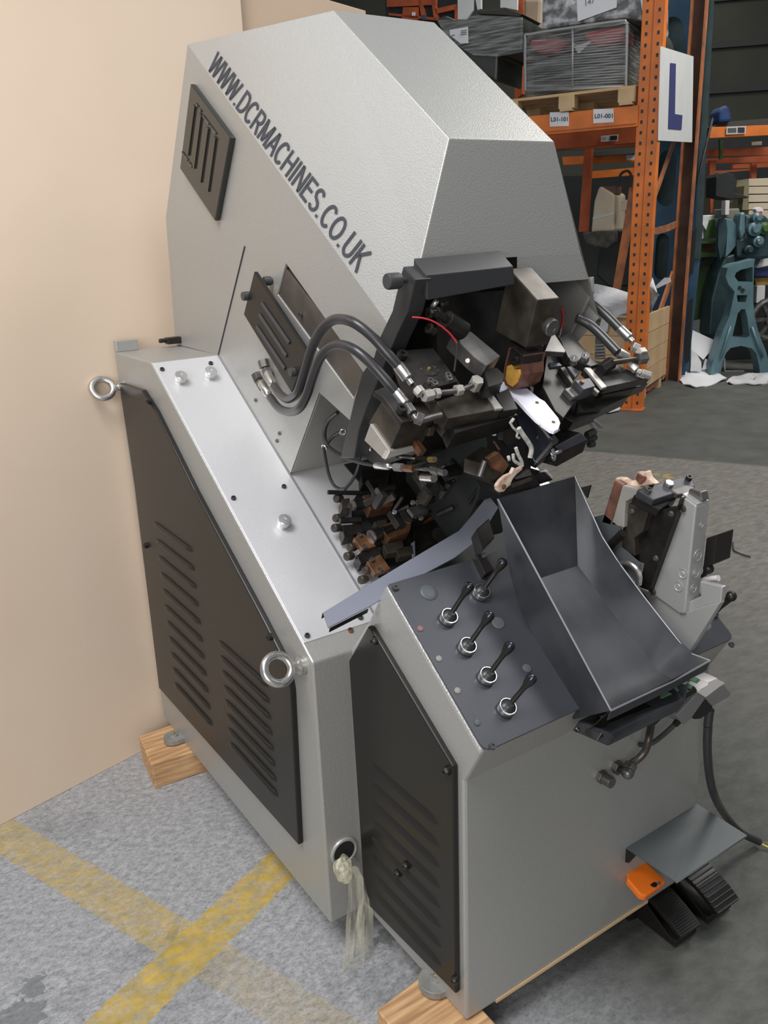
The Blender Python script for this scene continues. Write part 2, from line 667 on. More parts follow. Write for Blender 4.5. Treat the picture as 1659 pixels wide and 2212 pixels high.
# plain block capitals for painted lettering: pen strokes in a unit cell (width, strokes)
def arc(cx, cy, rx, ry, a0, a1, n=12):
    return [(cx + rx * math.cos(math.radians(a0 + (a1 - a0) * i / n)), cy + ry * math.sin(math.radians(a0 + (a1 - a0) * i / n))) for i in range(n + 1)]
CAPS = {
    'W': (.98, [[(.04, 1), (.26, .02), (.49, .98), (.72, .02), (.94, 1)]]),
    '.': (.30, [[(.15, .01), (.15, .13)]]),
    'D': (.76, [[(.10, .5), (.10, .93), (.35, .93)] + arc(.35, .5, .33, .43, 90, -90) + [(.10, .07), (.10, .5)]]),
    'C': (.76, [arc(.40, .5, .32, .44, 42, 318, 20)]),
    'R': (.76, [[(.10, 0), (.10, .93), (.42, .93)] + arc(.42, .70, .22, .23, 90, -90) + [(.10, .47)], [(.40, .47), (.68, 0)]]),
    'M': (.86, [[(.10, 0), (.10, .98), (.43, .08), (.76, .98), (.76, 0)]]),
    'A': (.72, [[(.03, 0), (.36, .98), (.69, 0)], [(.15, .34), (.57, .34)]]),
    'H': (.76, [[(.10, 0), (.10, 1)], [(.66, 0), (.66, 1)], [(.10, .54), (.66, .54)]]),
    'I': (.30, [[(.15, 0), (.15, 1)]]),
    'N': (.76, [[(.10, 0), (.10, .98), (.66, .02), (.66, 1)]]),
    'E': (.70, [[(.66, .07), (.10, .07), (.10, .93), (.64, .93)], [(.10, .53), (.60, .53)]]),
    'S': (.70, [arc(.35, .71, .25, .23, 25, 180, 10) + [(.12, .66), (.20, .56), (.48, .46), (.59, .36)] + arc(.35, .29, .26, .23, 10, -155, 10)]),
    'O': (.80, [arc(.40, .5, .33, .44, 90, 450, 28)]),
    'U': (.76, [[(.10, 1), (.10, .36)] + arc(.38, .36, .28, .30, 180, 360) + [(.66, .36), (.66, 1)]]),
    'K': (.72, [[(.10, 0), (.10, 1)], [(.66, 1), (.12, .42)], [(.28, .60), (.68, 0)]]),
}


def caps(body, o, ux, uy, h, width, material, name, parent, pen=.136, depth=.0008):
    gap = .06
    total = sum(CAPS[c][0] + gap for c in body)
    ux, uy = V(ux).normalized(), V(uy).normalized()
    n = ux.cross(uy).normalized()
    sx = width / total
    p2 = pen / 2
    b = MB()
    x = 0.0
    for c in body:
        w, strokes = CAPS[c]
        parts = []
        for s in strokes:                       # sharp corners start a new pen stroke
            cur = [s[0]]
            for i in range(1, len(s)):
                cur.append(s[i])
                if i < len(s) - 1:
                    d1 = V((s[i][0] - s[i - 1][0], s[i][1] - s[i - 1][1], 0))
                    d2 = V((s[i + 1][0] - s[i][0], s[i + 1][1] - s[i][1], 0))
                    if d1.length > 1e-6 and d2.length > 1e-6 and d1.angle(d2) > 1.75:
                        parts.append(cur)
                        cur = [s[i]]
            parts.append(cur)
        for s in parts:
            q = [(x + a, t) for a, t in s]
            closed = (V((*q[0], 0)) - V((*q[-1], 0))).length < 1e-6
            L_, R_ = [], []
            m_ = len(q)
            for i in range(m_):
                a = V((*q[i - 1], 0)) if i else (V((*q[-2], 0)) if closed else V((*q[0], 0)))
                d = V((*q[i + 1], 0)) if i < m_ - 1 else (V((*q[1], 0)) if closed else V((*q[-1], 0)))
                z = V((*q[i], 0))
                d1, d2 = (z - a), (d - z)
                d1 = d1.normalized() if d1.length > 1e-9 else d2.normalized()
                d2 = d2.normalized() if d2.length > 1e-9 else d1
                t = (d1 + d2)
                t = t.normalized() if t.length > .2 else d1
                nr = V((-t.y, t.x, 0))
                k = 1 / max(.42, nr.dot(V((-d1.y, d1.x, 0))))
                L_.append(z + nr * p2 * min(k, 1.7))
                R_.append(z - nr * p2 * min(k, 1.7))
            vs = [V(o) + ux * v.x * sx + uy * v.y * h + n * depth for v in L_ + R_]
            b.add(vs, [(i, i + 1, i + 1 + m_, i + m_) for i in range(m_ - 1)])
        x += w + gap
    return b.build(name, material, parent)


def hexnut(b, a, c, r):
    b.cyl(a, c, r, n=6, smooth=False)
    return b


def lerp(a, b, t):
    return V(a) * (1 - t) + V(b) * t
# ------------------------------------------------------------------ the setting
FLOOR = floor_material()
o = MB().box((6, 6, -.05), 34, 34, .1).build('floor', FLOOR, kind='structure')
# object coordinates of the floor are world coordinates less its centre: shift so the painted lines lie where surveyed
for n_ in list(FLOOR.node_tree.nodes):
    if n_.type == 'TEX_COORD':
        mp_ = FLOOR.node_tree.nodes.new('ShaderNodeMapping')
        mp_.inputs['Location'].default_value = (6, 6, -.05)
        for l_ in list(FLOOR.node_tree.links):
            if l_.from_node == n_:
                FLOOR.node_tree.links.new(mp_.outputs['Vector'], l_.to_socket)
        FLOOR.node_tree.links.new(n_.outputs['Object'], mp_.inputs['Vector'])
WALLM = mat('dark_olive_cladding', (.040, .042, .030), .8, noise=.4, nscale=.8)
WALLR = mat('dark_wall_rail', (.018, .020, .018), .7)
wd = V((.70, -.71, 0)).normalized()
wn = V((wd.y, -wd.x, 0))
if wn.dot(V((1, 1, 0))) < 0:
    wn = -wn
wc = V((11.6, 10.6, 0))
w = MB().box(wc - wd * 6 + V((0, 0, 4)), 30, .2, 8, wd, wn).build('wall_back', WALLM, kind='structure')
for i in range(9):
    MB().box(wc - wd * 6 - wn * .13 + V((0, 0, 2.2 + .7 * i)), 30, .06, .10, wd, wn).build('cladding_rail', WALLR, w)

# ------------------------------------------------------------------ the lasting machine
MC = thing('lasting_machine', (.425, .5, .085), 'large grey and black shoe lasting machine with a tilted hood, levers and chute', 'machine')

# base cabinet: side profile swept across the machine
prof = [(0, .085), (1.04, .085), (1.04, 1.23), (.745, 1.23), (.037, .748), (0, .722)]
cab = MB().prism([(0, y, z) for y, z in prof], (.85, 0, 0)).build('base_cabinet', GREY, MC, bevel=.004)
# slope cover sheets, split along the seam
u_c = V((0, .826, .563))
c0 = V((0, .037, .745))
def cov(x, s, h=0.0):
    return c0 + V((x, 0, 0)) + u_c * s + V((0, -.563, .826)) * h
sc = MB().prism([cov(.003, .002), cov(.174, .002), cov(.174, .853), cov(.003, .853)], V((0, -.563, .826)) * .005).build('slope_cover', SILVER, MC, bevel=.0012, label='bright left slope cover')
sc2 = MB().prism([cov(.177, .002), cov(.845, .002), cov(.845, .853), cov(.177, .853)], V((0, -.563, .826)) * .004).build('slope_cover', SILVER, MC, bevel=.0012)
CO = Plane(c0 + V((0, -.563, .826)) * .005, (0, -.563, .826))
cnrm = CO.n
MB().bar(cov(.1755, .002, .006), cov(.1755, .853, .006), .003, .004, up=cnrm).build('seam_strip', EDGE, MC)
for p in [(389, 824), (453, 814), (611, 1135)]:
    q = CO(p)
    k = MB().lathe(q, cnrm, [(.0, 0), (.0125, 0), (.0125, .004), (.0108, .005), (.0145, .008), (.0150, .0095), (.0150, .021), (.0138, .0225), (.004, .0228), (.003, .021), (0, .021)], 24).build('thumb_nut', ALU, MC)
for p in [(350, 799), (455, 786), (504, 1077), (613, 1052), (663, 1374), (778, 1335)]:
    q = CO(p)
    MB().lathe(q, cnrm, [(0, 0), (.0055, 0), (.0055, .0045), (.003, .005), (.0028, .002), (0, .002)], 12).build('cover_screw', INK, MC)
# hole at the foot of the cover
MB().lathe(COVER((756, 1364)), cnrm, [(0, .001), (.006, .001), (.006, .006), (.005, .0064), (.0048, .003), (0, .003)], 12).build('plug', RUST, MC)

# left side panel of the base with pressed louvers
X0 = XP(0)
pts = [(267, 826), (317, 842), (345, 885), (430, 1056), (572, 1320), (630, 1432), (640, 1487), (656, 1821), (352, 1484), (300, 1050)]
q = X0(*pts)
PAN = MB().prism([p + V((-.013, 0, 0)) for p in q], (.013, 0, 0)).build('side_panel', BLACK, MC, bevel=.003, label='black louvered side panel of the base')
XL = XP(-.013)
left_a = [X0(*z2(a))[0:] if False else XL(*z2(a, b)) for a, b in
          [((300, 258), (560, 478)), ((312, 372), (578, 590)), ((325, 482), (590, 690)), ((342, 592), (612, 795)), ((350, 703), (622, 890)),
           ((362, 812), (630, 985)), ((375, 925), (632, 1082)), ((388, 1020), (638, 1180)), ((402, 1132), (642, 1290)), ((415, 1240), (650, 1400)), ((425, 1335), (668, 1515))]]
ys = sum(p[0].y for p in left_a) / len(left_a), sum(p[1].y for p in left_a) / len(left_a)
right_a = [XL(*z2(a, b)) for a, b in
           [((748, 1075), (1080, 1395)), ((740, 1165), (1090, 1500)), ((748, 1260), (1095, 1590)), ((765, 1395), (1100, 1690)), ((778, 1520), (1110, 1770)), ((795, 1640), (1120, 1880)), ((808, 1750), (1130, 1990))]]
yr = sum(p[0].y for p in right_a) / len(right_a), sum(p[1].y for p in right_a) / len(right_a)


def slope_louver(x, ya, yb, z, parent, r=.0075, material=BLACK, proud=.006):
    lo, hi = min(ya, yb), max(ya, yb)
    rows = []
    for t, k in ((0, .02), (.07, .85), (.14, 1), (.86, 1), (.93, .85), (1, .02)):
        y = lo + (hi - lo) * t
        rows.append([V((x + .0005, y, z - r)), V((x - proud * k, y, z - r)), V((x - proud * k * .98, y, z - r * .8)), V((x + .0004, y, z + r * (.2 + .8 * k)))])
    K = 4
    b = MB()
    b.add([p for r_ in rows for p in r_], [(i * K + j, i * K + j + 1, (i + 1) * K + j + 1, (i + 1) * K + j) for i in range(5) for j in range(3)], True)
    return b.build('louver', material, parent)


def louver(x, ya, yb, z, parent, r=.0085, material=BLACK, proud=.0075):
    n = 9
    L_ = abs(yb - ya)
    lo, hi = min(ya, yb), max(ya, yb)
    rows = []
    for t, k in ((0, 0.02), (.06, .8), (.12, 1), (.88, 1), (.94, .8), (1, .02)):
        y = lo + L_ * t
        row = []
        for i in range(n):
            a = math.pi * i / (n - 1)
            row.append((x - proud * k * math.sin(a) ** .7, y, z - r * math.cos(a) * (0.5 + .5 * k) + (.003 if i < 3 else 0)))
        rows.append(row)
    b = MB()
    K = n
    vv = [p for r_ in rows for p in r_]
    b.add(vv, [(i * K + j, i * K + j + 1, (i + 1) * K + j + 1, (i + 1) * K + j) for i in range(len(rows) - 1) for j in range(K - 1)], True)
    return b.build('louver', material, parent)


z0l, z1l = left_a[0][0].z, left_a[-1][0].z
for i in range(11):
    louver(-.0128, ys[0], ys[1], z0l + (z1l - z0l) * i / 10, PAN)
z0r, z1r = right_a[0][0].z, right_a[-1][0].z
for i in range(8):
    louver(-.0128, yr[0], yr[1], z0r + (z1r - z0r) * i / 7, PAN)
for p in [(318, 1178), (586, 1375), (325, 866)]:
    c = XL(p)
    MB().lathe(c, (-1, 0, 0), [(0, 0), (.008, 0), (.008, .007), (.005, .010), (.003, .010), (.003, .006), (0, .006)], 14).build('panel_screw', BLACK, PAN)

# lifting eyebolts
def eyebolt(c, root, nrm):
    MB().torus(c, nrm, .028, .0088, 32, 12).build('eyebolt', BRIGHT, MC, label='zinc lifting eyebolt')
    e = bpy.data.objects[[k for k in WL if k.startswith('eyebolt')][-1]]
    d = (V(root) - V(c)).normalized()
    MB().lathe(V(c) + d * .027, d, [(0, 0), (.010, 0), (.0115, .012), (.019, .017), (.0195, .024), (.0195, .028), (0, .028)], 20).build('shank', BRIGHT, e)
    return e
eyebolt((-.054, .042, .709), (0.0, .042, .700), (0, -.80, .60))
eyebolt((-.054, 1.010, 1.139), (0.0, 1.010, 1.136), (-.1, -.80, .55))

# front column: bag outlet ring
yf = YP(0)
c = yf((742, 1838))
MB().torus(c + V((0, -.002, 0)), (0, 1, 0), .029, .0045, 28, 8).build('outlet_ring', GREY, MC)
MB().cyl(c + V((0, -.004, 0)), c + V((0, .03, 0)), .026, n=24).build('outlet_hole', DARKVOID, MC)

# rear fitting on the top deck
q = ZP(1.24)((378, 741))
b = MB().box(q + V((0, 0, .008)), .050, .024, .018)
b.cyl(q + V((-.045, 0, .010)), q + V((.045, 0, .010)), .006)
b.build('cable_clip', BLACK, MC, bevel=.002)
MB().box((.03, 1.028, 1.245), .06, .022, .03).build('rear_flange', GREY, MC, bevel=.002)
# under-base plinth in shadow and levelling feet
MB().box((.42, .52, .0865), .80, .98, .003).build('base_plate', BLACK, MC)

# ---- hood
XL_, XR_ = .176, .674
def mir(p):
    return V((.85 - p[0], p[1], p[2]))
A = V((.176, .743, 1.94)); Bb = V((.176, 1.009, 1.571)); Cc = V((.176, 1.044, 1.232)); E = V((.176, .743, 1.230))
Fp = V((.176, .382, .992)); G = V((.176, .222, 1.201)); Kp = V((.176, .097, 1.108 + .05)); LE = V((.176, -.081, 1.33))
P1 = V((.301, .297, 1.930)); P2 = V((.301, -.066, 1.663))
Qn = V((.226, -.0755, 1.46))
hb = MB()
slot = XP(.176)(*za((325, 135), (275, 322), (728, 942), (790, 790)))
side = [A, Bb, Cc, E, Fp, G, Kp, LE]
hb.add([A, Bb, Cc, E, Fp, G, Kp, slot[2], slot[1], slot[0]], [tuple(range(10))])
hb.add([A, slot[0], slot[3], slot[2], Kp, LE], [tuple(range(6))])
hb.add(slot + [p + V((.006, 0, 0)) for p in slot], [(i, (i + 1) % 4, (i + 1) % 4 + 4, i + 4) for i in range(4)])
hb.add([mir(p) for p in side], [tuple(range(8))])
hb.add([A, P1, P2, Qn, LE], [(0, 1, 2, 3, 4)])
hb.add([mir(p) for p in (A, P1, P2, Qn, LE)], [(0, 1, 2, 3, 4)])
hb.add([P1, P2, mir(P2), mir(P1)], [(0, 1, 2, 3)])
hb.add([A, P1, mir(P1), mir(A)], [(0, 1, 2, 3)])
hb.add([A, Bb, mir(Bb), mir(A)], [(0, 1, 2, 3)])
hb.add([Bb, Cc, mir(Cc), mir(Bb)], [(0, 1, 2, 3)])
yb = -.0755
hb.add([P2, Qn, (.452, yb, 1.46), (.452, yb, 1.408), (.645, yb, 1.408), (.620, yb, 1.46), mir(P2)], [(0, 1, 2, 3, 4, 5, 6)])
HOOD = hb.build('hood', GREY, MC, bevel=.004)
# frame front face under the slope (dark underside of the support)
MB().prism([Fp + V((.003, 0, 0)), G + V((.003, 0, 0)), V((.674, .222, 1.201)), V((.674, .382, .992))], (0, .02, .015)).build('support_front', GREY, MC, bevel=.002)
# seam of the removable cover
s = XP(.1755)((529, 532), (472, 766))
MB().bar(s[0], s[1], .003, .003, up=(1, 0, 0)).build('seam_line', INK, HOOD)
# sight window
XW = XP(.162)
wq = XW((411, 180), (497, 297), (464, 478), (388, 364))
WIN = MB().prism(wq, (.014, 0, 0)).build('sight_window', TINT, HOOD, bevel=.003, label='smoked window panel')
XW2 = XP(.160)
for a, b_ in [((434, 246), (419, 362)), ((449, 276), (433, 392)), ((465, 296), (449, 412)), ((420, 228), (406, 334))]:
    r = XW2(a, b_)
    MB().bar(r[0], r[1], .010, .004, up=(1, 0, 0)).build('window_slat', TINT, WIN)
for a, b_ in [((438, 250), (451, 268)), ((453, 271), (466, 289)), ((431, 236), (434, 241)), ((422, 224), (427, 230)), ((393, 328), (405, 346)), ((407, 350), (414, 361))]:
    r = XW2(a, b_)
    MB().bar(r[0], r[1], .0035, .003, up=(1, 0, 0)).build('glint_strip', STEEL, WIN)  # pale bars imitate highlights reflected in the smoked panel
# lettering along the sloped side of the hood
chn = (P1 - A).cross(DA).normalized()
if chn.x > 0:
    chn = -chn
CH = Plane(A + chn * .0015, chn)
t0, t1, t2 = CH((447, 150), (771, 592), (472, 106))
caps('WWW.DCRMACHINES.CO.UK', t0, t1 - t0, (t2 - t0) - (t1 - t0) * ((t2 - t0).dot(t1 - t0) / (t1 - t0).length_squared), (t2 - t0).length * .93, (t1 - t0).length, INKG, 'lettering', HOOD)

# slide bar seen in the slot
XB = XP(.1795)
q = XB(*za((270, 100), (250, 330), (735, 960), (830, 800)))
MB().prism(q, (.03, 0, 0)).build('slide_bar', BAR, MC, bevel=.001)
# ribbed side guard on stand-off knobs
XG = XP(.138)
q = XG(*za((135, 183), (72, 440), (360, 912), (447, 662)))
slots = []
sl = [((180, 372), (345, 612)), ((165, 440), (328, 690)), ((150, 512), (318, 765))]
GP = MB().prism(q, (.009, 0, 0)).build('side_guard', BLACK, MC, bevel=.002, label='small black slotted guard plate')
XG2 = XP(.1365)
for a, b_ in sl:
    r = XG2(*za(a, b_))
    MB().bar(r[0], r[1], .0085, .004, up=(1, 0, 0)).build('pressed_rib', SLATE, GP, bevel=.0015)
for p in [(222, 240), (95, 330), (378, 782)]:
    c = XP(.140 if p[0] != 222 else .168)(za(p)[0])
    MB().lathe(c, (1, 0, 0), [(0, -.012), (.009, -.012), (.010, -.008), (.010, .004), (.006, .006), (.006, .008), (0, .008)], 14).build('standoff_knob', RIBBED, GP)
# bolts on the frame plate
for p in [(148, 952), (290, 1150), (275, 1195), (415, 440)]:
    c = XP(.176)(za(p)[0])
    MB().lathe(c, (-1, 0, 0), [(0, 0), (.0045, 0), (.0045, .004), (.002, .004), (.002, .002), (0, .002)], 10).build('frame_screw', STEEL, MC)

# ---- black head brackets, cross beam and hammer block
XK = XP(.160)
brk = [(871, 575), (866, 592), (847, 672), (818, 733), (808, 770), (782, 806), (766, 860), (753, 914), (742, 960), (735, 990), (765, 990), (775, 930), (792, 880), (822, 806), (856, 726), (880, 675), (897, 604)]
MB().prism(XK(*brk), (.034, 0, 0)).build('head_bracket', BRKT, MC, bevel=.002)
c = XP(.160)((877, 605))
b = MB().lathe(c, (-1, 0, 0), [(0, 0), (.005, 0), (.005, .012), (.0125, .013), (.0135, .016), (.0135, .036), (.0125, .039), (0, .039)], 22)
b.build('knurled_screw', RIBBED, MC, bevel=.0006)
YB = YP(-.150)
q = YB(*zb((280, 206), (800, 152), (808, 262), (282, 358)))
MB().prism(q, -DA * .045).build('cross_beam', BRKT, MC, bevel=.002)
q = YB(*zb((205, 138), (272, 206), (272, 230), (200, 228)))
# hammer block, front end proud of the hood
XH = XP(.402)
q = XH(*zb((770, 165), (940, 355), (872, 642), (690, 540)))
HB = MB().prism(q, (.056, 0, 0)).build('hammer_block', BROWN, MC, bevel=.002)
fn = (q[2] - q[1]).cross(V((1, 0, 0))).normalized()
if fn.y > 0:
    fn = -fn
FH = Plane(q[1], fn)
c = FH(zb((1008, 508))[0])
MB().lathe(c, fn, [(0, .012), (.006, .012), (.0065, .013), (.0150, .013), (.0165, .011), (.0165, 0), (0, 0)], 26).build('bushing', STEEL, HB)
q = XP(.410)(*zb((770, 600), (872, 640), (865, 690), (770, 660)))
MB().prism(q, (.046, 0, 0)).build('hammer_neck', OILY, HB, bevel=.001)
# dark interior of the head
inner = [(-.02, 1.40), (-.03, 1.22), (.05, 1.08), (.20, 1.02), (.40, 1.06), (.32, 1.25), (.20, 1.38)]
MB().prism([(.300, y, z) for y, z in inner], (.250, 0, 0)).build('head_housing', OILY, MC, bevel=.004)
XR = XP(.662)
q = XR((1120, 612), (1278, 598), (1279, 632), (1232, 722), (1196, 772), (1130, 760))
MB().prism(q, (.008, 0, 0)).build('right_cheek_plate', GREY, MC, bevel=.002)

# leather striker pad under the hammer
XS = XP(.392)
out = XS(*zb((772, 640), (748, 735), (735, 815), (750, 862), (790, 888), (830, 862), (852, 800), (852, 735), (866, 680)))
inn = XS(*zb((854, 682), (842, 740), (840, 800), (822, 852), (790, 876), (760, 852), (748, 812), (760, 735), (784, 640)))
PAD = MB().prism(out + inn, (.054, 0, 0)).build('striker_pad', LEATHER, MC, label='brown leather striker pad')
q = XP(.390)(*zb((757, 750), (748, 825), (762, 858), (790, 876), (822, 848), (839, 798), (838, 770), (800, 765), (790, 738)))
MB().prism(q, (.052, 0, 0)).build('pad_core', FOAM, PAD, bevel=.002, label='yellow foam core')
q = XP(.390)(*zb((776, 648), (768, 720), (850, 740), (860, 690), (800, 640)))
MB().prism(q, (.050, 0, 0)).build('pad_clamp', OILY, PAD, bevel=.002)
c = XP(.389)(zb((815, 716))[0])
MB().lathe(c, (-1, 0, 0), [(0, .004), (.004, .004), (.004, .006), (.009, .006), (.009, 0), (0, 0)], 16).build('pad_screw', BLACK, PAD)

# white nylon shoe tongue
SPN = Plane((.425, -.112, 1.222), (0, -.31, .95))
q = SPN(*zg((612, 172), (638, 100), (700, 140), (780, 170), (868, 168), (985, 262), (1035, 290), (1118, 392), (1165, 450), (1182, 495), (1165, 550), (1125, 572), (1085, 560), (1030, 520), (950, 460), (860, 370), (765, 265), (680, 208)))
SP = MB().prism(q, (0, .0025, -.0070)).build('shoe_tongue', WHITEP, MC, bevel=.0012, label='white nylon tongue')
for p in [(960, 306), (1115, 490)]:
    c = SPN.off(.0005)(zg(p)[0])
    MB().cyl(c, c + SPN.n * .0015, .0032, n=14).build('tongue_rivet', RUST, SP)

# ---- hydraulic hoses, left
def hose(px, xs, r, name='hydraulic_hose', material=RUBBER, label=None):
    n = len(px)
    pts = []
    for i, p in enumerate(px):
        t = i / (n - 1) * (len(xs) - 1)
        k = min(int(t), len(xs) - 2)
        x = xs[k] + (xs[k + 1] - xs[k]) * (t - k)
        pts.append(XP(x)(p))
    return MB().tube(pts, r, 14, 6).build(name, material, MC, label=label), pts

def ferrule(a, b, parent, r=.0095, ends=True):
    a, b = V(a), V(b)
    d = (b - a).normalized()
    L_ = (b - a).length
    m_ = MB().lathe(a, d, [(0, 0), (r * .92, 0), (r, .002), (r, L_ * .70), (r * .85, L_ * .74), (r * .55, L_ * .78), (r * .55, L_), (0, L_)], 16)
    return m_.build('ferrule', BRIGHT, parent)

def elbow(pts, parent, r=.0075, nut=.0125, material=STEEL):
    pts = [V(p) for p in pts]
    m_ = MB().tube(pts, r, 12, 4)
    for a, b in ((pts[0], pts[1]), (pts[-1], pts[-2])):
        d = (b - a).normalized()
        m_.cyl(a - d * .004, a + d * .014, nut, n=6, smooth=False)
    return m_.build('elbow_fitting', material, parent, bevel=.0008)

hA, pA = hose(za((255, 870), (300, 925), (345, 945), (395, 905), (432, 800), (480, 640), (530, 540), (590, 483), (650, 468), (735, 492), (840, 572), (930, 672), (1000, 752)), (.152, .112, .100, .105, .150), .0092, label='outer hydraulic hose')
ferrule(XP(.158)(za((215, 790))[0]), XP(.154)(za((258, 880))[0]), hA)
ferrule(XP(.150)(za((992, 742))[0]), XP(.158)(za((1080, 858))[0]), hA, r=.0105)
hBh, pB = hose(za((232, 935), (285, 1000), (350, 1022), (405, 1000), (450, 920), (490, 800), (530, 700), (585, 640), (650, 622), (740, 655), (840, 740), (920, 830), (985, 912)), (.146, .100, .088, .092, .132), .0092, label='inner hydraulic hose')
ferrule(XP(.152)(za((178, 850))[0]), XP(.148)(za((235, 942))[0]), hBh)
ferrule(XP(.132)(za((978, 900))[0]), XP(.138)(za((1062, 1010))[0]), hBh, r=.0105)
elbow(XP(.165)(*za((190, 722), (200, 760), (222, 800))), hA)
elbow(XP(.160)(*za((150, 805), (165, 840), (185, 868))), hBh)

# ---- left tool carriage, all square to the sloping head
TP = TOOL
def slab(name, plane, px, depth, material, parent=None, bevel=.0012, label=None):
    q = plane(*px)
    n = plane.n
    if n.dot(CAM - q[0]) < 0:
        n = -n
    return MB().prism(q, -n * depth).build(name, material, parent or MC, bevel=bevel, label=label)

CARR = slab('tool_carriage', TP, zb((105, 655), (320, 640), (482, 852), (230, 885), (150, 770)), .035, DKST, label='left tool carriage plate')
bp_ = slab('carriage_body', XP(.118), zi((780, 168), (948, 385), (835, 642), (648, 392)), .070, BROWN, CARR)
slab('carriage_top', TP.off(-.004), zi((700, 100), (775, 150), (948, 385), (1020, 362), (880, 150), (800, 60)), .012, DKST, CARR)
slab('wear_plate', XP(.112), zi((662, 396), (835, 645), (792, 722), (608, 545)), .012, NICKEL, CARR, label='light nickel wear plate')
slab('wear_plate', YP(-.130), zi((838, 640), (1045, 592), (1065, 640), (800, 715)), .014, NICKEL, CARR)
slab('clamp_finger', XP(.165), zi((985, 440), (1040, 530), (1122, 640), (1086, 692), (1010, 570)), .012, RUST, CARR)
slab('clamp_finger', XP(.180), zi((1115, 430), (1200, 428), (1182, 512), (1150, 500)), .012, BROWN, CARR)
slab('clamp_finger', XP(.200), zi((1208, 402), (1330, 380), (1320, 470), (1298, 515)), .012, BROWN, CARR)
c = TP(zb((293, 768))[0])
D = MB().lathe(c, NA, [(0, .0012), (.0125, .0012), (.013, .0016), (.0175, .0016), (.0180, 0), (0, 0)], 26).build('round_badge', DKST, CARR, label='round steel badge')
MB().lathe(c, NA, [(0, .004), (.003, .004), (.0035, .001), (0, .001)], 12).build('badge_centre', BRASS, D)
for dx, dy in ((-48, 5), (38, -8), (25, 32), (52, 12)):
    cc = TP(zb((293 + dx, 768 + dy))[0])
    MB().lathe(cc, NA, [(0, .003), (.0022, .003), (.0022, 0), (0, 0)], 8).build('badge_screw', STEEL, D)
blk = slab('bolt_block', TP.off(.012), zb((262, 848), (452, 806), (470, 838), (285, 888)), .022, OILY, CARR)
for p in [(325, 860), (412, 832), (300, 845), (405, 812)]:
    c = TP.off(.012)(zb(p)[0])
    MB().lathe(c, NA, [(0, .003), (.003, .003), (.003, .006), (.006, .006), (.006, 0), (0, 0)], 12).build('cap_screw', STEEL, blk)
blk = slab('die_block', TP.off(-.010), zb((340, 960), (610, 865), (738, 1000), (410, 1062)), .030, BROWN, CARR, label='heavy left die block')
slab('die_strip', TP.off(-.008), zb((606, 868), (642, 866), (738, 1000), (690, 1006)), .006, NICKEL, blk)
slab('die_cheek', XP(.232), zb((292, 972), (345, 962), (412, 1062), (385, 1112), (365, 1168), (330, 1122)), .010, BROWN, blk)
slab('die_front', TP.off(-.034), zb((404, 1050), (745, 990), (830, 1040), (450, 1150)), .040, OILY, blk)
slab('wiper_tip', TP.off(-.012), zb((690, 918), (770, 880), (828, 1005), (740, 1018)), .018, OILY, CARR)
# pipe run across the carriage
tp = TP.off(.016)
r = tp(*zb((215, 872), (262, 930), (330, 912), (480, 892), (575, 852)))
pr = MB().tube(r[1:], .0050, 12, 4).build('cross_pipe', STEEL, CARR)
for a, b_, rr in ((r[1] + (r[0] - r[1]) * .8, r[1] + (r[0] - r[1]) * .25, .0095), (r[1], lerp(r[1], r[2], .75), .0105),
                  (r[2], lerp(r[2], r[3], .16), .0095), (lerp(r[2], r[3], .82), lerp(r[3], r[4], .10), .0098)):
    hexnut(MB(), a, b_, rr).build('pipe_nut', NICKEL, pr, bevel=.0008)
m_ = MB()
hexnut(m_, r[4] - NA * .012, r[4] + NA * .010, .0118)
m_.build('banjo_nut', NICKEL, pr, bevel=.0008)
tp2 = TP.off(.006)
r = tp2(*zb((165, 985), (205, 1045), (235, 1075), (300, 1058), (365, 1042)))
pr = MB().tube(r[1:], .0058, 12, 4).build('cross_pipe', STEEL, CARR)
m_ = MB()
hexnut(m_, r[0], lerp(r[0], r[1], .8), .0090)
m_.build('pipe_nut', STEEL, pr, bevel=.0008)
m_ = MB()
hexnut(m_, lerp(r[1], r[2], .3), lerp(r[2], r[3], .35), .0115)
m_.build('pipe_nut', STEEL, pr, bevel=.0008)
c = TP(zb((130, 700))[0])
MB().lathe(c, NA, [(0, .008), (.004, .008), (.004, .012), (.009, .012), (.009, 0), (0, 0)], 14).build('cap_screw', BLACK, CARR)
c = TP(zb((125, 1018))[0])
MB().lathe(c, NA, [(0, .006), (.004, .006), (.004, .010), (.009, .010), (.009, 0), (0, 0)], 14).build('cap_screw', BLACK, CARR)

# inner head details: cylinder, link bar, fittings, red wire
YI = YP(-.135)
r = YI(*zb((395, 470), (500, 540)))
MB().cyl(r[0], r[1], .017, n=20).build('inner_cylinder', OILY, MC, bevel=.001)
LB = slab('link_bar', TP.off(.045), zb((430, 562), (545, 540), (722, 688), (640, 748), (560, 690)), .030, STEEL)
c = YP(-.165)(zb((528, 712))[0])
MB().cyl(c, c + V((-.006, -.006, 0)), .004, n=10).build('link_screw', BRIGHT, LB)
slab('link_foot', TP.off(.030), zb((622, 770), (700, 755), (748, 800), (735, 850), (650, 875)), .030, OILY, LB)
for p, q_ in [((290, 432), (335, 425)), ((350, 385), (400, 368)), ((335, 420), (395, 470)), ((290, 520), (330, 545))]:
    r = YI(*zb(p, q_))
    m_ = MB().cyl(r[0], r[1], .007, n=12)
    hexnut(m_, r[0], lerp(r[0], r[1], .3), .0098)
    m_.build('air_fitting', OILY, MC, bevel=.0006)
c = YI(zb((312, 400))[0])
MB().cyl(c, c + V((.004, -.01, .012)), .0045, n=10).build('air_fitting', BRIGHT, MC)
YW = YP(-.150)
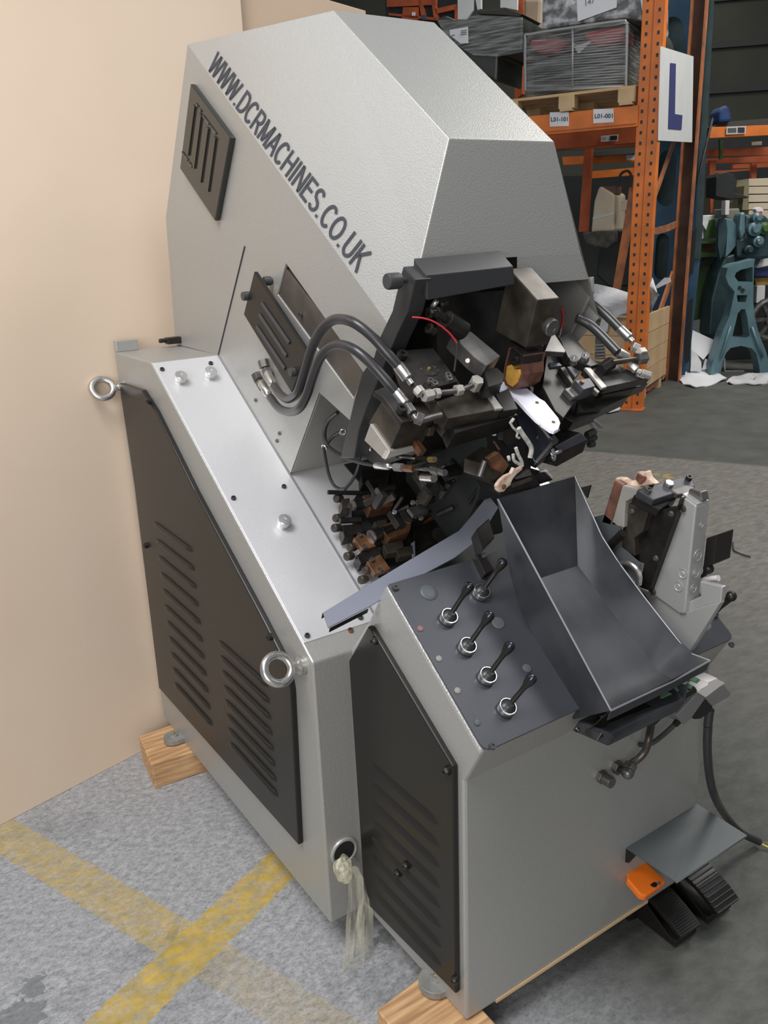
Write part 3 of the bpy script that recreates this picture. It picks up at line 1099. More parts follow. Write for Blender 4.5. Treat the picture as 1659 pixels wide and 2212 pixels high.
w1 = MB().tube(YW(*zb((198, 456), (275, 466), (345, 495), (410, 545), (448, 590), (460, 612))), .0016, 6, 5).build('sensor_wire', RED, MC, label='red wire')
MB().tube(YW(*zb((460, 612), (458, 680), (445, 780))), .0018, 6, 5).build('wire_sheath', RUBBER, w1)
YW2 = YP(-.02)
w1 = MB().tube(YW2(*zb((1085, 398), (1098, 440), (1097, 480), (1085, 525))), .0022, 6, 5).build('sensor_wire', RED, MC, label='red wire')
MB().tube(YW2(*zb((1085, 525), (1078, 560), (1068, 580))), .0018, 6, 5).build('wire_sheath', NICKEL, w1)
slab('grey_wedge', TOOL.off(.01), zb((1035, 540), (1112, 655), (1108, 668), (985, 660)), .012, STEEL)

# thin black hoses looping below the head
def thin(px, x0, x1, r, lab=None):
    n = len(px)
    pts = [XP(x0 + (x1 - x0) * i / (n - 1))(p) for i, p in enumerate(px)]
    return MB().tube(pts, r, 10, 6).build('thin_hose', FAB, MC, label=lab), pts
th, pp = thin(zi((370, 295), (285, 370), (252, 480), (280, 590), (400, 680), (560, 738), (715, 768)), .20, .215, .0045)
ferrule(pp[-1], XP(.218)(zi((880, 778))[0]), th, r=.0085)
r = XP(.219)(*zi((885, 782), (955, 790), (975, 793), (1055, 797), (1230, 805), (1335, 835)))
m_ = MB(); hexnut(m_, r[0], r[1], .0088); m_.build('hose_nut', GREYPLUG, th, bevel=.0006)
m_ = MB(); hexnut(m_, r[2], r[3], .0080); m_.build('hose_nut', RUST, th, bevel=.0006)
MB().cyl(r[3], r[4], .0042, n=10).build('hose_pipe', STEEL, th)
m_ = MB(); hexnut(m_, lerp(r[3], r[4], .92), lerp(r[4], r[5], .5), .0085); hexnut(m_, lerp(r[4], r[5], .4), r[5], .007); m_.build('hose_nut', STEEL, th, bevel=.0006)
thin(zi((245, 610), (262, 720), (290, 850), (335, 945), (390, 980), (440, 978)), .19, .20, .0038)
thin(zi((440, 978), (510, 890), (555, 780), (570, 640)), .20, .23, .0034)
t2, _ = thin(zi((285, 560), (335, 505), (418, 465), (455, 500), (500, 560), (590, 590)), .21, .225, .0040)
r = XP(.225)(*zi((590, 585), (690, 625)))
MB().cyl(r[0], r[1], .0065, n=12).build('hose_pipe', BRIGHT, t2)
r = XP(.232)(*zi((900, 685), (1010, 695), (1100, 712), (1240, 715)))
m_ = MB().tube(r, .0040, 10, 4); m_.build('hose_pipe', CHROME, t2)
m_ = MB(); hexnut(m_, lerp(r[2], r[3], -.1), lerp(r[2], r[3], .6), .0070); m_.build('hose_nut', OILY, t2)
m_ = MB(); hexnut(m_, lerp(r[2], r[3], .65), r[3], .0060); m_.build('hose_nut', BRASS, t2)
r = XP(.225)(*zi((1130, 878), (1235, 885)))
MB().cyl(r[0], r[1], .0080, n=14).build('steel_sleeve', BRIGHT, MC)
MB().torus(XP(.20)(zi((250, 605))[0]), (1, .3, .6), .006, .0016, 14, 6).build('cable_tie', ALU, th)
MB().torus(XP(.21)(zi((418, 470))[0]), (.3, .8, .2), .006, .0016, 14, 6).build('cable_tie', ALU, t2)

# ---- lower left cluster of adjusters above the slope cover
q = COVER.off(.008)(*zc((345, 330), (270, 440), (265, 560), (290, 700), (370, 860), (480, 1010)))
MB().prism(q + [cov(.33, .010, .008), cov(.80, .010, .008), cov(.80, .42, .008), cov(.32, .42, .008)], cnrm * -.003).build('oil_pan', DARKVOID, MC)
CV = COVER.off(.045)
def unit(parts):
    for p in parts:
        pass
def rodz(name, a, b, r, material, parent=MC, h=.045, n=14):
    q = COVER.off(h)(*zc(a, b))
    return MB().cyl(q[0], q[1], r, n=n).build(name, material, parent, bevel=.0005)
rodz('adjuster_rod', (92, 376), (335, 382), .0052, BLACK)
CL = slab('adjuster_block', COVER.off(.055), zc((345, 398), (505, 372), (572, 410), (562, 470), (400, 502)), .030, RUST, label='slotted brown adjuster block')
for a, b_ in [((375, 432), (545, 415)), ((385, 462), (545, 440))]:
    q = COVER.off(.056)(*zc(a, b_))
    MB().bar(q[0], q[1], .007, .004, up=cnrm).build('slot_bar', OILY, CL)
slab('adjuster_cap', COVER.off(.058), zc((505, 372), (540, 322), (578, 405), (570, 415)), .03, STEEL, CL)
slab('adjuster_body', COVER.off(.058), zc((540, 318), (745, 288), (775, 370), (580, 408)), .05, OILY, CL)
rodz('adjuster_knob', (278, 470), (345, 455), .0130, OILY, CL, n=20)
q = COVER.off(.045)(*zc((270, 470), (282, 469)))
MB().cyl(q[0], q[1], .0125, n=22).build('knob_face', BRIGHT, CL)
CL2 = slab('adjuster_block', COVER.off(.060), zc((460, 622), (602, 568), (692, 612), (680, 655), (535, 712)), .030, RUST, label='slotted brown adjuster block')
for a, b_ in [((490, 640), (640, 585)), ((505, 668), (640, 615))]:
    q = COVER.off(.061)(*zc(a, b_))
    MB().bar(q[0], q[1], .007, .004, up=cnrm).build('slot_bar', OILY, CL2)
slab('adjuster_cap', COVER.off(.064), zc((578, 562), (632, 492), (702, 578), (690, 600)), .03, STEEL, CL2)
slab('adjuster_body', COVER.off(.064), zc((632, 492), (820, 462), (860, 540), (702, 580)), .05, OILY, CL2)
rodz('adjuster_knob', (410, 695), (488, 665), .0165, OILY, CL2, n=20)
q = COVER.off(.045)(*zc((400, 699), (414, 694)))
MB().cyl(q[0], q[1], .0158, n=22).build('knob_face', BRIGHT, CL2)
slab('square_lug', COVER.off(.040), zc((192, 425), (250, 415), (255, 488), (195, 495)), .03, BROWN)
slab('square_lug', COVER.off(.040), zc((195, 612), (340, 595), (352, 660), (212, 698)), .03, OILY)
slab('square_lug', COVER.off(.040), zc((298, 828), (380, 770), (480, 765), (470, 830), (330, 890)), .03, OILY)
for a, b_ in [((178, 580), (330, 575))]:
    rodz('adjuster_rod', a, b_, .0070, OILY)
for ci, pts in enumerate([((278, 702), (350, 668), (442, 762), (338, 792)), ((372, 872), (470, 818), (545, 925), (430, 965))]):
    cp = slab('copper_plate', COVER.off(.046), zc(*pts), .012, RUST, label='copper brown plate')
    for p in [[(318, 690), (352, 775)], [(405, 865), (462, 940)]][ci]:
        c = COVER.off(.046)(zc(p)[0])
        MB().lathe(c, cnrm, [(0, .004), (.002, .004), (.002, .006), (.0055, .006), (.0055, 0), (0, 0)], 12).build('plate_screw', STEEL, cp)
for p in [(165, 422), (160, 562), (150, 632), (262, 772), (240, 835), (372, 935), (342, 1003)]:
    q = COVER.off(.030)(zc(p)[0])
    m_ = MB().lathe(q, (-.9, -.3, .2), [(0, -.012), (.0085, -.012), (.0095, -.008), (.0095, .006), (.007, .009), (0, .010)], 14)
    m_.build('rounded_bolt', BROWN, MC)
for p, s_ in [((560, 770), 70), ((640, 800), 60), ((470, 600), 45)]:
    slab('link_plate', COVER.off(.05), zc((p[0] - s_, p[1] - s_ * .3), (p[0] + s_, p[1] - s_ * .8), (p[0] + s_ * 1.2, p[1] + s_ * .3), (p[0] - s_ * .6, p[1] + s_ * .7)), .02, BROWN)
for pts in [((560, 60), (860, 140), (1000, 280), (860, 420), (600, 300)), ((760, 380), (1180, 250), (1190, 420), (1020, 640), (800, 700)), ((700, 560), (900, 480), (980, 600), (860, 740), (720, 820)), ((330, 210), (540, 230), (520, 330), (340, 320))]:
    slab('dark_link', COVER.off(.03), zc(*pts), .05, OILY, bevel=.003)
slab('brass_strip', COVER.off(.062), zc((780, 590), (830, 545), (985, 488), (960, 520)), .01, RUST)
rodz('dark_cylinder', (1010, 560), (900, 690), .022, BLACK, h=.055, n=22)
rodz('dark_cylinder', (1085, 560), (1040, 640), .012, OILY, h=.075, n=18)
slab('steel_tab', COVER.off(.064), zc((875, 575), (985, 490), (1010, 520), (940, 590)), .004, STRIP)
slab('steel_tab', COVER.off(.070), zc((1095, 500), (1130, 505), (1105, 570), (1080, 545)), .01, STEEL)
slab('steel_tab', COVER.off(.050), zc((690, 740), (718, 722), (722, 830), (700, 845)), .004, STRIP)

# ---- centre: toe post with scraps of hide and cord
YC = YP(-.185)
slab('toe_post', YC, zg((440, 880), (600, 765), (705, 890), (630, 1000), (545, 1080), (430, 1010)), .05, BROWN)
slab('toe_face', YP(-.20), zg((505, 830), (600, 772), (700, 890), (640, 985), (560, 930)), .012, RUST, label='oily olive toe face')
slab('toe_base', YP(-.19), zg((540, 1060), (760, 950), (930, 985), (1000, 1100), (640, 1180)), .06, OILY)
slab('toe_rail', YP(-.20), zg((720, 1080), (915, 1008), (925, 1040), (730, 1112)), .01, BROWN)
slab('toe_rail', YP(-.195), zg((760, 1020), (895, 935), (920, 990), (770, 1032)), .01, STEEL)
r = YP(-.20)(*zg((468, 855), (418, 1000)))
MB().cyl(r[0], r[1], .0050, n=12).build('toe_rod', STEEL, MC)
slab('hide_scrap', YP(-.222), zg((585, 1135), (578, 1090), (612, 1040), (660, 995), (720, 970), (745, 915), (765, 935), (828, 905), (828, 935), (770, 985), (740, 1020), (720, 1060), (715, 1085), (680, 1110), (650, 1148), (610, 1152)), .008, TORN, bevel=.002, label='torn scrap of pale hide')
c = YP(-.228)(zg((645, 1100))[0])
MB().lathe(c, (0, -1, .2), [(0, .003), (.004, .003), (.005, 0), (0, 0)], 12).build('rivet', RUST, MC)
for px, rr, y in [([(705, 490), (735, 540), (775, 580), (770, 625), (795, 640)], .0022, -.20), ([(740, 455), (715, 490)], .0030, -.20),
                  ([(760, 730), (785, 800), (815, 860), (820, 905)], .0034, -.21), ([(735, 790), (745, 850), (800, 890)], .0030, -.215),
                  ([(690, 810), (700, 850)], .0030, -.215)]:
    MB().tube(YP(y - .018)(*zg(*px)), rr, 8, 5).build('cord', CORD, MC)
MB().tube(YP(-.228)(*zg((790, 545), (830, 610), (880, 680), (908, 740), (895, 825))), .0045, 9, 6).build('frayed_rope', CORD, MC)
r = YP(-.19)(*zg((552, 670), (605, 750)))
MB().bar(r[0], r[1], .003, .002, up=(0, 1, 0)).build('copper_pin', RUST, MC)
slab('nylon_wedge', YP(-.165), zg((395, 566), (548, 524), (582, 612), (560, 620)), .008, WHITEP, label='white nylon wedge')
slab('toe_disc', YP(-.17), zg((640, 560), (720, 540), (775, 600), (760, 690), (690, 730), (640, 660)), .015, OILY)
slab('oily_lobe', YP(-.15), zg((215, 610), (290, 580), (345, 600), (330, 650), (240, 655)), .03, BROWN, bevel=.006)
# dark wiper plates to the right of the toe post
slab('wiper_plate', Plane((.40, -.19, 1.13), (-.25, -.55, .80)), zg((765, 410), (850, 385), (960, 470), (1050, 545), (1110, 655), (940, 870), (905, 800), (880, 690), (815, 570)), .012, NAVYP)
slab('wiper_plate', Plane((.40, -.17, 1.12), (-.25, -.55, .80)), zg((820, 420), (1060, 520), (1170, 660), (1110, 760), (960, 890), (900, 860), (860, 700)), .012, OILY)
YS = YP(-.235)
r = YS(*zg((1102, 688), (950, 868)))
dv = r[1] - r[0]
a_, u_, w_ = frame(dv)
sp = [r[0] + dv * (i / 72) + (u_ * math.cos(i * math.pi / 2) + w_ * math.sin(i * math.pi / 2)) * .0030 for i in range(73)]
MB().tube(sp, .0010, 5, 1).build('coil_spring', STEEL, MC)
r = YS(*zg((985, 520), (1075, 635)))
MB().bar(r[0], r[1], .003, .003, up=(0, 1, 0)).build('wiper_edge', NICKEL, MC)
c = YS(zg((965, 640))[0])
MB().cyl(c, c + V((0, -.004, 0)), .0045, n=10).build('wiper_screw', OILY, MC)
YQ = YP(-.20)
CYL = MB().prism(YQ(*zg((1130, 725), (1380, 588), (1445, 650), (1400, 775), (1150, 912), (1105, 870))), (0, .05, 0)).build('side_cylinder', OILY, MC, bevel=.003, label='black side cylinder')
slab('cylinder_top', YP(-.202), zg((1132, 722), (1378, 590), (1440, 655), (1185, 772)), .004, SLATE, CYL)
c = YP(-.215)(zg((1112, 795))[0])
MB().torus(c, (.5, -.8, .2), .0095, .003, 20, 8).build('chrome_ring', CHROME, CYL)
r = YP(-.218)(*zg((1085, 800), (1185, 758)))
MB().cyl(r[0], r[1], .0040, n=10).build('chrome_pin', CHROME, CYL)
for a, b_, rr in [((1430, 615), (1500, 580), .008), ((1440, 660), (1515, 630), .006), ((1450, 700), (1495, 690), .007)]:
    r = YP(-.18)(*zg(a, b_))
    m_ = MB(); hexnut(m_, r[0], r[1], rr); m_.build('port_fitting', OILY, CYL)
r = YP(-.10)(*zg((1425, 465), (1470, 510), (1520, 560), (1570, 548), (1520, 490), (1480, 470)))
MB().tube(r, .0045, 8, 4).build('banjo_pipe', BRIGHT, MC)
r = YP(-.12)(*zg((1195, 545), (1215, 580), (1205, 625)))
MB().tube(r, .0050, 8, 4).build('spring_clip', OILY, MC)
slab('lower_shelf', YP(-.18), zg((905, 1000), (1040, 960), (1115, 1035), (900, 1105)), .05, OILY)
slab('white_chip', YP(-.175), zg((985, 962), (1050, 928), (1115, 1010), (1100, 1012), (1060, 960)), .004, WHITEP)

# linkage packed between the cover and the toe post
LK = MB().prism([(.40, y, z) for y, z in ((-.02, 1.22), (-.05, 1.10), (-.02, .98), (.06, .85), (.24, .96), (.22, 1.15))], (.14, 0, 0)).build('linkage_housing', DARKVOID, MC, bevel=.003)
rnd = random.Random(11)
LPL = Plane((.34, .0, .98), (-.35, -.60, .72))
for i in range(46):
    px, py = rnd.uniform(800, 1058), rnd.uniform(985, 1135)
    if py > 1150 - (px - 800) * .25 or (px < 900 and py < 1040):
        continue
    c = LPL.off(rnd.uniform(-.05, .012))((px, py))
    a = rnd.choice([V((1, .1, 0)), V((0, -.8, -.6)), V((.5, -.6, .4)), V((.2, -.5, .8))])
    k = rnd.random()
    if k < .4:
        MB().cyl(c - a * .022, c + a * .022, rnd.uniform(.004, .009), n=10).build('link_rod', rnd.choice([OILY, OILY, DKST, STEEL]), LK, bevel=.0005)
    elif k < .75:
        MB().bar(c - a * .02, c + a * .02, rnd.uniform(.010, .024), rnd.uniform(.006, .016), up=(.3, -.5, .8)).build('link_block', rnd.choice([OILY, OILY, BROWN, DKST]), LK, bevel=.001)
    else:
        m_ = MB()
        hexnut(m_, c, c + V((-.3, -.7, .5)) * .010, .0055)
        m_.build('link_nut', rnd.choice([STEEL, BROWN, BRIGHT]), LK, bevel=.0005)

# ---- right tool carriage
RT = Plane((.643, -.12, 1.268), NA)
RC = slab('tool_carriage', RT, zh((555, 385), (662, 338), (882, 600), (990, 625), (862, 662), (640, 575)), .02, DKST, label='right tool carriage plate')
slab('carriage_top', RT.off(-.006), zh((800, 668), (1060, 630), (1340, 745), (1425, 765), (1000, 858)), .02, DKST, RC)
slab('die_strip', RT.off(-.003), zh((798, 670), (852, 668), (1012, 852), (962, 868)), .006, NICKEL, RC)
slab('carriage_edge', RT.off(-.030), zh((955, 858), (1425, 766), (1400, 820), (1270, 870), (970, 935)), .025, OILY, RC)
slab('carriage_lower', RT.off(-.050), zh((760, 905), (1270, 860), (1220, 940), (960, 1060), (720, 1100)), .03, OILY, RC)
slab('cheek_block', RT.off(-.020), zh((440, 540), (625, 540), (690, 800), (745, 940), (600, 1150), (520, 1080), (400, 850)), .05, OILY, RC)
slab('cheek_front', RT.off(-.060), zh((600, 1130), (745, 940), (960, 1060), (930, 1100), (690, 1188)), .03, OILY, RC)
slab('guide_strip', RT.off(-.010), zh((565, 672), (612, 658), (692, 800), (682, 832)), .012, DKST, RC)
slab('guide_strip', RT.off(-.008), zh((630, 662), (672, 655), (760, 710), (712, 768)), .012, SLATE, RC)
pb = slab('pivot_block', RT.off(.002), zh((706, 792), (848, 768), (902, 848), (790, 882)), .03, SLATE, RC)
c = RT.off(.003)(zh((776, 808))[0])
MB().cyl(c, c + NA * .003, .0045, n=12).build('pivot_pin', RUST, pb)
slab('guide_strip', RT.off(-.010), zh((608, 872), (682, 848), (750, 930), (690, 955)), .012, STEEL, RC)
slab('guide_strip', RT.off(-.004), zh((858, 855), (890, 848), (945, 900), (925, 915)), .01, STEEL, RC)
slab('front_cheek', RT.off(-.025), zh((612, 880), (690, 955), (600, 1140), (520, 1060)), .012, SLATE, RC)
slab('small_tab', RT.off(.004), zh((462, 622), (560, 625), (592, 655), (480, 668)), .008, SLATE, RC)
for p in [(690, 628), (800, 600)]:
    c = RT(zh(p)[0])
    MB().lathe(c, V((-.4, -.5, .7)), [(0, .010), (.004, .010), (.004, .014), (.0085, .014), (.0085, 0), (0, 0)], 14).build('cap_screw', BRIGHT, RC)
c = RT(zh((990, 690))[0])
m_ = MB(); hexnut(m_, c - V((.012, 0, 0)), c + V((.020, 0, .012)), .013); m_.build('pipe_nut', OILY, RC, bevel=.001)
r = RT.off(.016)(*zh((1060, 625), (1150, 605), (1290, 592)))
MB().cyl(r[0], r[2], .0055, n=12).build('cross_pipe', BROWN, RC)
m_ = MB(); hexnut(m_, r[2], r[2] + (r[2] - r[0]).normalized() * .024, .0130); m_.build('pipe_nut', STEEL, RC, bevel=.001)
c = RT.off(.022)(*zh((1250, 470), (1310, 500), (1350, 560)))
m_ = MB(); hexnut(m_, c[0], c[1], .0105); hexnut(m_, lerp(c[1], c[2], .3), c[2], .0125); m_.build('elbow_fitting', NICKEL, RC, bevel=.001)
def rhose(px, lab):
    q = RT.off(.02)(*zh(*px))
    return MB().tube(q, .0098, 14, 6).build('hydraulic_hose', RUBBER, MC, label=lab), q
h1, q1 = rhose([(838, 38), (870, 65), (925, 110), (1030, 205), (1130, 308)], 'upper right hydraulic hose')
ferrule(q1[-1], RT.off(.02)(zh((1255, 430))[0]), h1, r=.0105)
h2, q2 = rhose([(722, 205), (770, 225), (850, 272), (950, 360), (1112, 530)], 'lower right hydraulic hose')
ferrule(q2[-1], RT.off(.012)(zh((1230, 600))[0]), h2, r=.0105)
c = RT.off(.004)(*zh((1225, 640), (1290, 700), (1330, 720), (1415, 750)))
m_ = MB(); hexnut(m_, c[0], c[1], .009); m_.cyl(c[1], c[2], .006); hexnut(m_, c[2], c[3], .009); m_.build('elbow_fitting', NICKEL, h2, bevel=.001)
# ---- bent sheet deflector running from the cover up to the chute
DS = Plane((.25, -.10, .90), (-.10, -.50, .86))
up_ = DS(*zc((58, 1245), (380, 1048), (700, 855), (1030, 660), (1140, 530), (1240, 402)))
lo_ = DS(*zc((95, 1352), (400, 1195), (720, 1000), (1000, 850), (1175, 715), (1312, 492)))
STR = MB().sheet([up_, lo_], DS.n * .003).build('deflector_strip', STRIP, MC, label='bent blue-grey deflector strip')
MB().sheet([up_, [p - DS.n * .016 for p in up_]], (0, .002, 0)).build('strip_flange', BLACK, STR)
e_ = DS(*zc((110, 1352), (385, 1212)))
MB().sheet([e_, [p - DS.n * .012 for p in e_]], (0, .002, 0)).build('strip_flange', BLACK, STR)

# ---- control console
pc = [(0.0, .085), (-.36, .085), (-.36, .622), (-.404, .703), (-.137, .909), (-.072, .812), (0, .722)]
CON = MB().prism([(.087, y, z) for y, z in pc], (.663, 0, 0)).build('console', GREY, MC, bevel=.006, label='grey control console')
PN = PLATE.n
pu = V((0, -.794, -.608))
def on_plate(x, s, h=0):          # s runs down the plate from its rear edge
    return V((x, -.137, .912)) + pu * s + PN * h
cor = []
x0, x1, s0, s1, rr = .089, .748, .004, .342, .016
for cx_, cs_, a0 in ((x0 + .004, s0 + .004, 180), (x1 - rr, s0 + rr, 270), (x1 - rr, s1 - rr, 0), (x0 + rr, s1 - rr, 90)):
    r_ = .004 if a0 == 180 else rr
    for k in range(5):
        a = math.radians(a0 + 22.5 * k)
        cor.append(on_plate(cx_ + r_ * math.cos(a), cs_ + r_ * math.sin(a)))
MB().prism(cor, PN * .004).build('control_plate', SLATE, MC, bevel=.0012, label='slate black control plate')
PT = PLATE.off(.004)
# levers: chrome collar, rubber boot, shank, ball
def lever(collar, tip):
    c = PT(collar)
    t = PLATE.off(.070)(tip)
    ro = MB().lathe(c, PN, [(0, .001), (.0145, .001), (.0165, .003), (.0168, .009), (.0160, .0125), (.0150, .0138), (.0140, .0138), (.0132, .0120), (.0130, .008), (0, .008)], 28).build('control_lever', CHROME, MC)
    m_ = MB().lathe(c, PN, [(.0128, .008), (.0128, .0135), (.0112, .0150), (.0112, .0165), (.0095, .0178), (.0095, .0195), (.0076, .0208), (.0062, .0245), (0, .0245)], 20)
    m_.build('lever_boot', RUBBER, ro, label='black rubber boot')
    d = (t - c).normalized()
    b0 = c + PN * .018
    d = (t - b0).normalized()
    L_ = (t - b0).length
    MB().lathe(b0, d, [(0, 0), (.0048, 0), (.0044, L_ * .55), (.0050, L_ * .70), (.0085, L_ * .88), (.0092, L_ * .96), (0, L_ * .97)], 14).build('lever_shank', BLACK, ro)
    MB().lathe(t, d, [(0, -.006), (.0085, -.005), (.0098, .000), (.0085, .0055), (.0045, .0085), (0, .0095)], 16).build('lever_ball', NAVYP, ro, label='glossy black ball end')
    return ro
for a, b_ in [((966, 1338), (1012, 1268)), ((1036, 1284), (1085, 1216)), ((1006, 1401), (1056, 1331)), ((1049, 1465), (1100, 1397)), ((1091, 1533), (1147, 1467))]:
    lever(a, b_)
# clipped caps and indicator lenses
for p, r_, mt, nm in [((926, 1280), .0165, GREYCAP, 'blanking_cap'), ((1076, 1346), .0125, GREYCAP, 'blanking_cap'), ((1138, 1444), .0085, GREYCAP, 'blanking_cap'), ((1040, 1150), .010, GREYCAP, 'blanking_cap'),
                      ((908, 1358), .0058, PINK, 'indicator_lens'), ((948, 1423), .0058, LED, 'indicator_lens'), ((988, 1492), .0058, LED, 'indicator_lens'), ((1031, 1561), .0058, GREYCAP, 'indicator_lens')]:
    c = PT(p)
    MB().lathe(c, PN, [(r_, 0), (r_, .0012), (r_ * .92, .0022), (r_ * .5, .0030), (0, .0032)], 24).build(nm, mt, MC)
for p in [(854, 1271), (1063, 1613), (1579, 1394), (1545, 1330)]:
    c = PT(p)
    MB().lathe(c, PN, [(0, .003), (.0025, .003), (.003, .0055), (.0055, .0055), (.0062, .002), (.0062, 0), (0, 0)], 14).build('plate_screw', RIBBED, MC)
# proximity switch bracket at the plate's rear edge
q = PLATE.off(.020)(*zc((1150, 820), (1215, 815), (1290, 930), (1220, 968)))
SW = MB().prism(q, -PN * .02).build('limit_switch', BLACK, MC, bevel=.002)
c = PLATE.off(.020)(zc((1215, 830))[0])
MB().lathe(c, PN, [(0, .004), (.005, .004), (.006, 0), (0, 0)], 12).build('switch_screw', STEEL, SW)
q = PLATE.off(.035)(*zc((1160, 640), (1250, 560), (1290, 700), (1200, 790)))
MB().prism(q, -PN * .03).build('switch_arm', OILY, SW, bevel=.002)

# console left side panel
XC = XP(.087)
pp_ = [(806, 1349), (812, 1354), (990, 1652), (995, 2141), (797, 1942), (764, 1424)]
q = [p + V((-.012, 0, 0)) for p in XC(*pp_)]
CP = MB().prism(q, (.012, 0, 0)).build('side_panel', BLACK, MC, bevel=.003, label='black louvered side panel of the console')
XCL = XP(.075)
lv = [XCL(*z4(a, b)) for a, b in [((648, 745), (1045, 1090)), ((655, 855), (1048, 1212)), ((665, 965), (1050, 1330)), ((670, 1070), (1055, 1440)), ((675, 1175), (1060, 1555)), ((680, 1280), (1065, 1665))]]
ya = sum(p[0].y for p in lv) / len(lv)
yb_ = sum(p[1].y for p in lv) / len(lv)
za_, zb_ = (lv[0][0].z + lv[0][1].z) / 2, (lv[-1][0].z + lv[-1][1].z) / 2
for i in range(8):
    slope_louver(.0752, ya, yb_, za_ + (zb_ - za_) * i / 5, CP)
for p in [(968, 1664), (812, 1383), (985, 2115), (880, 1868), (862, 1885)]:
    c = XCL(p)
    MB().lathe(c, (-1, 0, 0), [(0, 0), (.0085, 0), (.0085, .006), (.0055, .010), (.003, .010), (.003, .006), (0, .006)], 14).build('panel_screw', BLACK, CP)

# console front fittings
YF = YP(-.36)
c = YF(zj((350, 635))[0])
m_ = MB().cyl(c, c + V((0, -.010, 0)), .0140, n=6, smooth=False).cyl(c + V((0, -.010, 0)), c + V((0, -.030, 0)), .0115, n=16)
m_.build('port_plug', STEEL, MC, bevel=.001)
c = YF(zj((470, 560))[0])
k1 = YP(-.385)(zj((525, 590))[0])
yl = [(zj((590, 545))[0], -.39), (zj((650, 500))[0], -.40), (zj((700, 440))[0], -.405), (zj((725, 360))[0], -.41), (zj((745, 250))[0], -.40), (zj((770, 130))[0], -.385), (zj((770, 60))[0], -.37)]
tp_ = [YP(y)(p) for p, y in yl]
TB = MB().tube([c + V((0, -.012, 0)), k1 + V((0, -.012, 0))] + tp_, .0072, 12, 5).build('bent_pipe', BROWN, MC, label='brown bent pipe')
m_ = MB().cyl(c, c + V((0, -.012, 0)), .0145, n=6, smooth=False).cyl(lerp(k1, tp_[0], .3) + V((0, -.008, 0)), tp_[0], .0125, n=12).ball(k1 + V((0, -.012, 0)), .0125)
m_.build('elbow_fitting', STEEL, TB, bevel=.001)
yl = [((655, 392), -.362), ((700, 392), -.375), ((770, 370), -.39), ((870, 290), -.40), ((950, 215), -.41)]
MB().tube([YP(y)(zj(p)[0]) for p, y in yl], .0050, 10, 5).build('control_cable', RUBBER, MC)

# ---- chute of blackened sheet
lt = [V((.300, -.198, 1.043)), V((.300, -.250, .985)), V((.300, -.320, .910)), V((.300, -.405, .828)), V((.300, -.485, .742))]
lt = XP(.300)((1075, 1078), (1137, 1194), (1200, 1312), (1262, 1427), (1320, 1535))
lb = XP(.308)((1088, 1150), (1102, 1240), (1120, 1305), (1180, 1432), (1238, 1554))
rt = [V((.515 + .045 * t, 0, 0)) for t in (0, .15, .4, .7, 1)]
rpx = [(1242, 1029), (1300, 1158), (1338, 1217), (1392, 1290), (1442, 1354), (1486, 1409), (1534, 1427)]
rt = [XP(.505 + .055 * i / 6)(p) for i, p in enumerate(rpx)]
fpx = [(1248, 1222), (1293, 1280), (1326, 1328), (1359, 1371), (1387, 1404), (1414, 1442), (1437, 1462), (1455, 1471)]
rb = XP(.465)(*fpx)
th = .0025
CH_ = MB().sheet([lt, lb], (th, 0, 0)).build('chute', TRAYM, MC, label='black sheet steel chute')
kx = XP(.312)((1160, 1245))
def resample(L_, n_):
    d_ = [0]
    for a_, b_ in zip(L_, L_[1:]):
        d_.append(d_[-1] + (b_ - a_).length)
    out_ = []
    for i_ in range(n_):
        s_ = d_[-1] * i_ / (n_ - 1)
        k_ = max(j for j in range(len(L_) - 1) if d_[j] <= s_ + 1e-9)
        out_.append(lerp(L_[k_], L_[k_ + 1], (s_ - d_[k_]) / (d_[k_ + 1] - d_[k_])))
    return out_
# floor
fl = [V((.309, p.y, p.z)) for p in rb]
MB().sheet([resample(fl, 16), resample(rb, 16)], (0, .0015, -.002), True).build('chute_floor', TRAYM, CH_)
# rear plate from the rear lip down to the kink
rl0, rl1 = lt[0], rt[0]
kk0, kk1 = V((.309, rb[0].y, rb[0].z)), rb[0]
MB().sheet([[rl0, lerp(rl0, rl1, .5), rl1], [kk0, lerp(kk0, kk1, .5), kk1]], (0, .0025, 0)).build('chute_back', TRAYM, CH_)
# right wall, leaning out toward the mouth
rows_t = rt
rows_t, rows_b = resample(rt, 14), resample(rb, 14)
MB().sheet([rows_t, rows_b], (th, 0, 0), True).build('chute_side', TRAYM, CH_)
# mouth lip turned down, and underside
lip = [lt[4], lerp(lt[4], rb[7], .5), rb[7], rt[6]]
MB().sheet([lip, [p + V((0, .006, -.022)) for p in lip]], (0, .002, .0)).build('chute_lip', TRAYM, CH_)
MB().tube(lt, .0018, 6, 1).build('rolled_edge', EDGE, CH_)
MB().tube(lip, .0018, 6, 1).build('rolled_edge', EDGE, CH_)
MB().tube(rt, .0014, 6, 1).build('rolled_edge', EDGE, CH_)
MB().sheet([[lip[0] + V((0, .004, -.004)), lip[3] + V((0, .004, -.004))], [V((.312, -.43, .672)), V((.545, -.43, .675))]], (0, .002, 0)).build('chute_skirt', BLACK, CH_)
